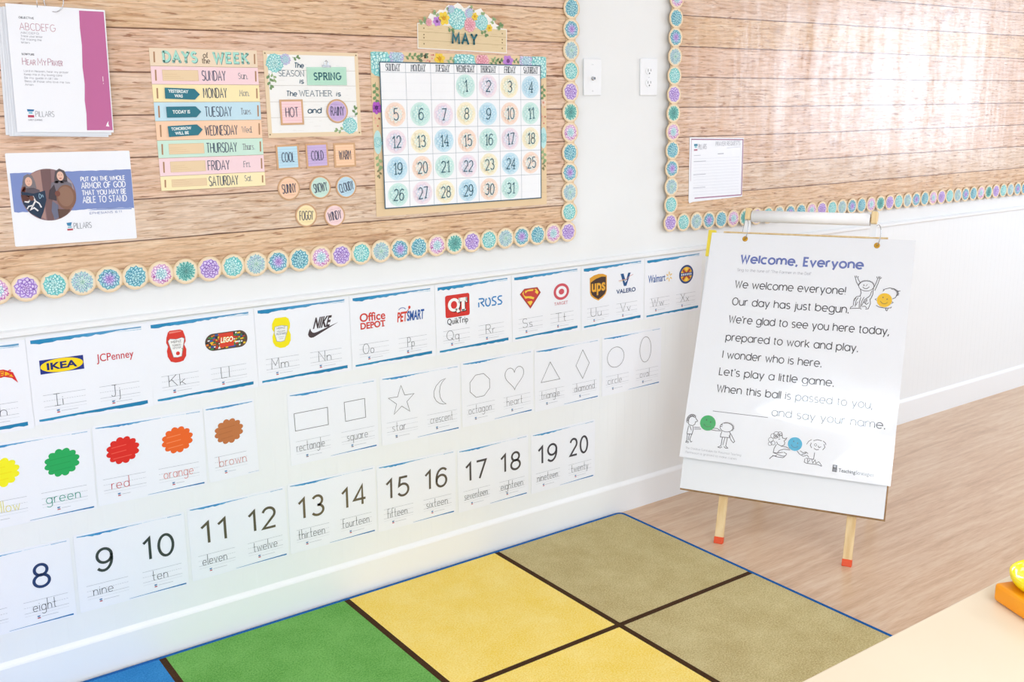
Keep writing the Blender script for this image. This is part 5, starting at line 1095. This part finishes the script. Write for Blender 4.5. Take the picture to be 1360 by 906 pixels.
def season_card():
    W, H = .2825, .2290; x, z = 1.2290, 1.5314
    p = PM(); p.prism([(-W/2, -H/2), (W/2, -H/2), (W/2, H/2), (-W/2, H/2)], 0, .0008, '#ecd6b6', '#cdb48f')
    o = p.build('weather_board', M_CARD); o.matrix_world = wall_m(x, z, BD, -.14); tag(o, 'small white plank card reading The season is, the weather is, with tan frame', 'weather card')
    def bgd(p):
        p.rect(-.130, -.1025, .130, .1055, '#f4f3f1', 0)
        for v in (65, 24, -19, -61): p.line(S_((-130, v), (130, v)), .0010, '#c9c3bc', 1)
        rnd = random.Random(8)
        for k in range(46): xx, vv = rnd.uniform(-125, 110), rnd.uniform(-100, 100); p.line(S_((xx, vv), (xx+rnd.uniform(6, 22), vv+.4)), .0005, '#e0dcd6', 1)
        for sx in (-136, 135): 
            for sv in (108, -106): p.ell(sx/1000, sv/1000, .0022, .0022, '#8f7a5e', 1, 10)
    sub(o, 'panel', bgd, 'white plank panel', m=M_CARD)
    def fl(p):
        rosette(p, -.110, .083, .026, T_RING[1], T_RING[0], 2, 3); rosette(p, -.079, .093, .016, L_RING[1], L_RING[0], 2, 4)
        leaf_spray(p, -.128, .055, -1.5, 4, .016, GR1, 2); leaf_spray(p, -.058, .099, -.1, 2, .014, GR1, 2); leaf_spray(p, -.120, .058, -1.2, 3, .013, GR2, 2)
        rosette(p, .106, -.086, .024, T_RING[1], T_RING[0], 2, 6); leaf_spray(p, .088, -.096, 3.3, 3, .015, GR2, 2); leaf_spray(p, .124, -.062, 1.6, 3, .015, GR1, 2)
    sub(o, 'flowers', fl, 'succulent flowers in two corners', m=M_CARD)
    def tx(p):
        c = '#3f5f74'
        pen(p, 'The', -.054, .0715, .013, .0024, c, 3, fit=.027, slant=.12); pen(p, 'SEASON', -.1005, .0490, .0150, .0014, c, 3, fit=.073, serif=True); pen(p, 'is', -.0405, .0300, .0125, .0022, c, 3, fit=.011, slant=.15)
        pen(p, 'The', -.082, -.0040, .0135, .0021, c, 3, fit=.030, slant=.12); pen(p, 'WEATHER', -.0435, -.0040, .0150, .0014, c, 3, fit=.097, serif=True); pen(p, 'is', .0680, -.0040, .0130, .0022, c, 3, fit=.013, slant=.15)
        pen(p, 'and', -.0215, -.0500, .0150, .0027, c, 3, fit=.040, slant=.1)
    sub(o, 'lettering', tx, m=M_CARD)
    cl = SB(); cl.box((.0285, .0735, .0012), (.0535, .0800, .0042)); cl.tube([(.036, .078, .003), (.0365, .088, .004), (.041, .0925, .004), (.0455, .088, .004), (.046, .078, .003)], .0011, 8); tag(cl.build('clip', M_STEEL, o), 'silver bulldog clip')
    p = PM(); p.prism(S_((-60, -24), (60.5, -25), (61, 24.5), (-59.5, 24)), 0, .0008, '#b9e2cd', '#9cc7b2'); s = p.build('season_strip', M_CARD); s.matrix_world = wall_m(x+.0412, z+.0500, BD+.0016, .6)
    tag(s, 'mint green slip reading SPRING, clipped to the weather card', 'season slip'); sub(s, 'lettering', lambda p: pen(p, 'SPRING', -.0385, -.0095, .0180, .0036, '#3d6f78', 1, fit=.080, serif=True, track=.34), m=M_CARD)
    sub(s, 'border', lambda p: p.line(S_((-57, -21.5), (57.5, -22.5), (58, 22), (-56.5, 21.5)), .0007, '#d3efe1', 1, True), m=M_CARD)
season_card()

def weather_cards():
    for wd, x, z, shape, c, c2, rt, desc in (
        ('HOT', 1.1592, 1.4845, 's', '#f7ccd0', '#eeb3ba', .4, 'square pink card reading HOT, on the weather card'),
        ('RAINY', 1.2965, 1.4858, 'r', '#c5a5dc', '#b793d0', 0, 'round lilac card reading RAINY, on the weather card'),
        ('COOL', 1.1400, 1.3635, 's', '#b5dcee', '#9cc9e0', .6, 'square blue card reading COOL, below the weather card'),
        ('COLD', 1.2280, 1.3650, 's', '#c3a8dc', '#b191cf', 1.0, 'square purple card reading COLD, below the weather card'),
        ('WARM', 1.3136, 1.3630, 's', '#f9c79d', '#f0b586', .4, 'square orange card reading WARM, below the weather card'),
        ('SUNNY', 1.1370, 1.2778, 'r', '#f9c6a0', '#f0b48a', 3, 'round peach card reading SUNNY, left of the round weather cards'),
        ('SNOWY', 1.2316, 1.2756, 'r', '#bfe2d4', '#a9d3c3', 7, 'round mint card reading SNOWY, between the peach and blue ones'),
        ('CLOUDY', 1.3126, 1.2731, 'r', '#b7dbee', '#a0cae0', 12, 'round blue card reading CLOUDY, beside the calendar'),
        ('FOGGY', 1.1838, 1.1995, 'r', '#fae3a6', '#f0d48d', -1, 'round yellow card reading FOGGY, low on the board'),
        ('WINDY', 1.2716, 1.1933, 'r', '#f7d0d2', '#edbcc0', 8, 'round pale pink card reading WINDY, low on the board')):
        d = BD+(.0018 if wd in ('HOT', 'RAINY') else .0004)
        p = PM(); c, c2 = paler(c, .18), paler(c2, .15)
        if shape == 's':
            h = .0340; p.prism([(-h, -h), (h, -h), (h, h), (-h, h)], 0, .0012, '#d6ab84', '#b98e68'); 
            q = PM(.0014); h2 = .0288; q.rect(-h2, -h2, h2, h2, c, 0)
            for k in range(7): q.line([(-h2, -h2+.0072*(k+1)), (h2, -h2+.0072*(k+1))], .0011, c2, 1)
        else:
            R = .0330; p.prism([(R*cos(2*pi*k/44), R*sin(2*pi*k/44)) for k in range(44)], 0, .0012, '#cfa47e', '#b08660')
            q = PM(.0014); q.ell(0, 0, .0292, .0292, '#e9cfb2', 0, 44); q.ell(0, 0, .0278, .0278, c, 1, 44); q.ell(.002, .001, .024, .024, c, 2, 40)
            for k in range(-2, 3): h = math.sqrt(.0262**2-(k*.009)**2); q.line([(-h, k*.009), (h, k*.009)], .0007, c2, 2)
        o = p.build('weather_card', M_CARD); o.matrix_world = wall_m(x, z, d, rt); tag(o, desc, 'weather card', 'weather word cards'); q.build('face', M_CARD, o)
        sub(o, 'lettering', lambda p: pen(p, wd, 0, -.0125, .0250, .0019, '#4a5068', 4, fit=(.044 if len(wd) > 5 else .040 if len(wd) > 4 else .036), align='c'), m=M_CARD, z0=.0015)
weather_cards()

def calendar():
    W, H = .6345, .4720; x, z, dg = 1.7256, 1.4142, -.3
    p = PM(); p.prism([(-W/2, -H/2), (W/2, -H/2), (W/2, H/2), (-W/2, H/2)], 0, .0008, '#e8cda6', '#c9ae86')
    o = p.build('calendar_chart', M_CARD); o.matrix_world = wall_m(x, z, BD, dg); tag(o, 'large monthly calendar chart with a flowered tan border on the left board', 'calendar')
    def fl(p):
        p.clip = (-W/2+.001, -H/2+.001, W/2-.001, H/2-.001)
        for k in range(1, 12): p.line(S_((-317, -236+k*40), (317, -236+k*40)), .0008, '#d4b78d', 1)
        rosette(p, -.288, .205, .042, T_RING[1], T_RING[0], 3, 1); rosette(p, -.232, .221, .026, L_RING[1], L_RING[0], 3, 2); leaf_spray(p, -.205, .224, .05, 5, .017, GR1, 2); leaf_spray(p, -.165, .214, .5, 3, .022, '#6c7f62', 2)
        for k in range(10): p.ell(-.125+random.Random(k).uniform(-.02, .02), .219+random.Random(k+50).uniform(-.009, .012), .0028, .0028, ('#e39b93', '#e8b1a5', '#cf6f6a')[k % 3], 3, 8)
        daisy(p, -.085, .220, .020, '#f2cd4c', '#d79a2a', 4); leaf_spray(p, -.062, .216, .1, 3, .016, GR2, 2); rosette(p, .003, .212, .042, T_RING[1], T_RING[0], 3, 5); rosette(p, .069, .217, .026, P_RING[1], P_RING[0], 3, 7)
        leaf_spray(p, .095, .212, .15, 6, .015, GR1, 2); leaf_spray(p, .10, .226, -.2, 5, .014, GR2, 2); daisy(p, .166, .219, .021, '#c58ad8', '#7a4a8a', 4); leaf_spray(p, .183, .222, -.1, 4, .014, GR1, 2); rosette(p, .236, .219, .028, L_RING[1], L_RING[0], 3, 8); rosette(p, .290, .205, .042, T_RING[1], T_RING[0], 3, 9)
        for sx in (-304, 304):
            leaf_spray(p, sx/1000, .150, -1.57, 6, .017, GR1, 2, .36); 
            for k in range(8): p.ell(sx/1000+random.Random(k).uniform(-.009, .009), .050+random.Random(k+9).uniform(-.03, .03), .0028, .0028, ('#e8a08e', '#f0bda8', '#d77f72')[k % 3], 3, 8)
            p.poly([(sx/1000+(.013*cos(a)), -.02+.034*sin(a)) for a in [2*pi*k/24 for k in range(24)]], '#bfe6e6', 3); rosette(p, sx/1000, -.02, .016, T_RING[1][:4], None, 4, 3)
            leaf_spray(p, sx/1000, -.055, -1.5, 4, .018, GR2, 2, .36); leaf_spray(p, sx/1000+.002, -.095, -1.6, 3, .014, '#8f8a66', 2)
        daisy(p, -.304, .078, .019, '#b45fc8', '#5f2f72', 5, 7); daisy(p, .304, .092, .013, '#f2d8c4', '#e0a088', 5)
    sub(o, 'flower_border', fl, 'printed flower and succulent border', m=M_CARD)
    gx0, gx1, gy0, gy1 = -.2900, .2905, -.2130, .2065
    cols_ = [-.2900, -.2050, -.1200, -.0375, .0452, .1286, .2115, .2905]; rows_ = [.1785, .1010, .0205, -.0580, -.1358]
    def gr(p):
        p.rect(gx0, gy0, gx1, gy1, '#f5f6f9', 3+17)
        for c in cols_[1:-1]: p.line([(c, gy0), (c, gy1)], .0012, '#a9b2bc', 21)
        for r in rows_: p.line([(gx0, r), (gx1, r)], .0012, '#a9b2bc', 21)
        for r in [gy0]+rows_[1:]:
            for k in (1, 2): p.line([(gx0, r+.024*k), (gx1, r+.024*k)], .0005, '#eceef2', 21)
        p.line([(gx0, gy0), (gx1, gy0), (gx1, gy1), (gx0, gy1)], .0030, '#3c6275', 22, True)
        for k, s in enumerate(('SUNDAY', 'MONDAY', 'TUESDAY', 'WEDNESDAY', 'THURSDAY', 'FRIDAY', 'SATURDAY')): pen(p, s, (cols_[k]+cols_[k+1])/2, .1830, .0185, .0018, '#4d5563', 22, fit=(.046, .048, .049, .064, .057, .042, .055)[k], align='c', serif=True)
    sub(o, 'day_grid', gr, 'white day grid with thin grey lines', m=M_CARD)
    CX = [-.2450, -.1605, -.0782, .0035, .0840, .1675, .2500]; CY = [.1410, .0585, -.0205, -.0985, -.1740]
    PAL = [('teal green', '#c4e9e1', '#aedfda', '#c9ece4', '#a9dedb'), ('lilac', '#efdce6', '#e2cfe4', '#ecdfec', '#c6d9ea'), ('yellow', '#f8ecc9', '#efe3b8', '#f6edd0', '#cfe5d3'), ('blue', '#bfe2f2', '#a6d4eb', '#bfe1f1', '#93cce7'), ('peach', '#f9d9c4', '#f3cdb3', '#f6dfd0', '#cfe2dd')]
    RO = ['top', 'second', 'third', 'fourth', 'bottom']
    faces = []
    for nm, c, ce, cf, ci in PAL:
        c, ce, cf, ci = paler(c, .25), paler(ce, .2), paler(cf, .35), paler(ci, .25)
        p = PM(.0010); R = .0345; p.prism([(R*cos(2*pi*k/40), R*sin(2*pi*k/40)) for k in range(40)], -.0010, 0, c, ce)
        rosette(p, 0, 0, .0300, [(1.0, 11, .22, ce, cf), (.78, 9, .22, ci, cf), (.54, 7, .18, ci, cf), (.32, 6, .12, ce, cf)], None, 0, 11, inner=True); faces.append(p.mesh('date_disc', M_CARD))
    M0 = wall_m(x, z, BD+.0055, dg)
    for d in range(1, 32):
        k = d+2; r, c = k//7, k % 7; rnd = random.Random(d); nm = PAL[(d-1) % 5][0]
        o2 = bpy.data.objects.new('date_disc', faces[(d-1) % 5]); col.objects.link(o2)
        o2.matrix_world = M0 @ Matrix.Translation((CX[c]+rnd.uniform(-.0015, .0015), CY[r]+rnd.uniform(-.0012, .0012), 0)) @ Matrix.Rotation(radians(rnd.uniform(-3, 6)), 4, 'Z')
        tag(o2, 'round %s calendar disc numbered %d in the %s week row' % (nm, d, RO[r]), 'date disc', 'date discs on the calendar')
        sub(o2, 'numeral', lambda p: pen(p, str(d), 0, -.0165, .0330, .0026, '#2f5d6e', 11, fit=(.008 if d == 1 else .015 if d < 10 else .021 if d == 11 else .028 if d < 20 or d in (21, 31) else .032), align='c', serif=True, slant=.04), m=M_CARD)
calendar()

def month_sign():
    W, H = .3225, .0730; x, z = 1.7288, 1.6952
    p = PM(); P = [(-161, -36.5), (161, -36.5), (161, 36)]
    for px, py in ((140, 37), (128, 46), (118, 50), (110, 62), (98, 66), (88, 74), (76, 78), (64, 92), (52, 88), (40, 84), (30, 92), (22, 98), (12, 90), (2, 88), (-10, 98), (-20, 102), (-30, 96), (-40, 90), (-52, 94), (-60, 88), (-68, 78), (-84, 78), (-92, 70), (-102, 62), (-116, 66), (-122, 56), (-128, 46), (-138, 48), (-142, 37)): P.append((px, py))
    P += [(-161, 36)]
    p.prism(S_(*P), 0, .0010, '#f6f2ec', '#d9cfc0'); o = p.build('month_sign', M_CARD); o.matrix_world = wall_m(x, z, BD+.0002, -1.36); tag(o, 'tan plank sign reading MAY with flowers along its top, above the calendar', 'sign')
    def bd(p):
        p.rect(-.1585, -.034, .1585, .034, '#e3cda6', 0)
        for v in (12, -12): p.line(S_((-158, v), (158, v)), .0010, '#b89f78', 1)
        rnd = random.Random(2)
        for k in range(40): xx, vv = rnd.uniform(-150, 130), rnd.uniform(-32, 32); p.line(S_((xx, vv), (xx+rnd.uniform(8, 26), vv+.3)), .0006, '#d1b78e', 1)
        for sx in (-139, 143):
            for v in (22, 4, -5, -22): p.ell(sx/1000, v/1000, .0022, .0022, '#8b7453', 2, 10)
    sub(o, 'plank', bd, 'tan plank face', m=M_CARD, z0=.0013)
    def fl(p):
        for a, xx, yy in ((2.5, -118, 38), (2.0, -92, 52), (1.2, -58, 64), (1.7, 32, 72), (.9, 60, 60), (.5, 96, 52), (.2, 120, 38), (2.8, -130, 34)): leaf_spray(p, xx/1000, yy/1000, a, 2, .016, GR2, 2, .36)
        rosette(p, -.022, .055, .033, T_RING[1], T_RING[0], 4, 2); rosette(p, .022, .041, .022, P_RING[1], P_RING[0], 5, 3); rosette(p, .022, .074, .017, L_RING[1], L_RING[0], 3, 4); rosette(p, .066, .050, .024, T_RING[1], T_RING[0], 4, 6); rosette(p, -.043, .080, .014, L_RING[1], L_RING[0], 3, 7)
        daisy(p, -.070, .054, .021, '#f3d24f', '#d99e2b', 6); daisy(p, .040, .066, .013, '#f3d24f', '#d99e2b', 6); daisy(p, .094, .036, .012, '#f3d24f', '#d99e2b', 6); daisy(p, -.094, .044, .015, '#c48ad6', '#7b4a8c', 6)
        leaf_spray(p, -.055, .030, -.6, 2, .016, GR1, 3, .36); leaf_spray(p, .062, .028, -.5, 3, .015, GR1, 3, .36); leaf_spray(p, .120, .040, .3, 2, .017, GR1, 3, .36); rosette(p, -.122, .040, .012, P_RING[1], None, 4, 3)
    sub(o, 'flowers', fl, 'bunch of flowers and leaves', m=M_CARD, z0=.0014)
    sub(o, 'lettering', lambda p: pen(p, 'MAY', -.0420, -.0145, .0270, .0066, '#35707c', 22, fit=.086, serif=True, track=.4), m=M_CARD, z0=.0014)
month_sign()

def notice():
    W, H = .2900, .2260; x, z = 2.8448, 1.2589
    p = PM(); p.prism(S_((-143, -113), (-139, -121), (-118, -117), (146, -113), (144, 109), (-145, 118)), .0006, .0014, '#f2f4fa', '#dde0e8'); o = p.build('notice_sheet', M_PAPER); o.matrix_world = wall_m(x, z, BD, 0)
    tag(o, 'white form sheet with thin plum frame, alone on the right board', 'notice')
    Fp = '#a5708e'
    sub(o, 'frame_line', lambda p: (p.line(S_((-137, 111), (140, 102.5)), .0040, Fp, 1), p.line(S_((140, 104), (141.5, -106)), .0045, Fp, 1), p.line(S_((141, -106), (-113, -104)), .0040, Fp, 1), p.line(S_((-136, 111), (-136, -40)), .0018, '#b79bb0', 1)), 'plum frame', z0=.0017)
    def tx(p):
        p.rect(-.122, .086, -.104, .094, '#4a8aa5', 1); p.rect(-.119, .080, -.107, .085, '#8ac5cf', 1); p.rect(-.122, .069, -.104, .075, '#b5788a', 1); pen(p, 'PILLARS', -.099, .074, .018, .0013, '#a2a4b0', 1, fit=.042)
        pen(p, 'PRAYER REQUESTS', -.008, .083, .015, .0013, '#a2a4b0', 1, fit=.132); p.line(S_((52, 74), (126, 76)), .0012, '#bcbecb', 1)
    sub(o, 'lettering', tx, z0=.0017)
    def rl(p):
        p.line(S_((4, 54), (36, 54)), .0020, '#8f909c', 1); p.line(S_((-122, 52), (-86, 52)), .0014, '#b2b4c0', 1)
        for k in range(13): p.line(S_((-122, 40-k*11), (124, 38-k*11)), .0008, '#d4d7e0', 1)
        for v in (30, -18, -66): p.line(S_((-122, v), (-58, v)), .0016, '#a9abb8', 1)
    sub(o, 'ruled_lines', rl, z0=.0017)
notice()
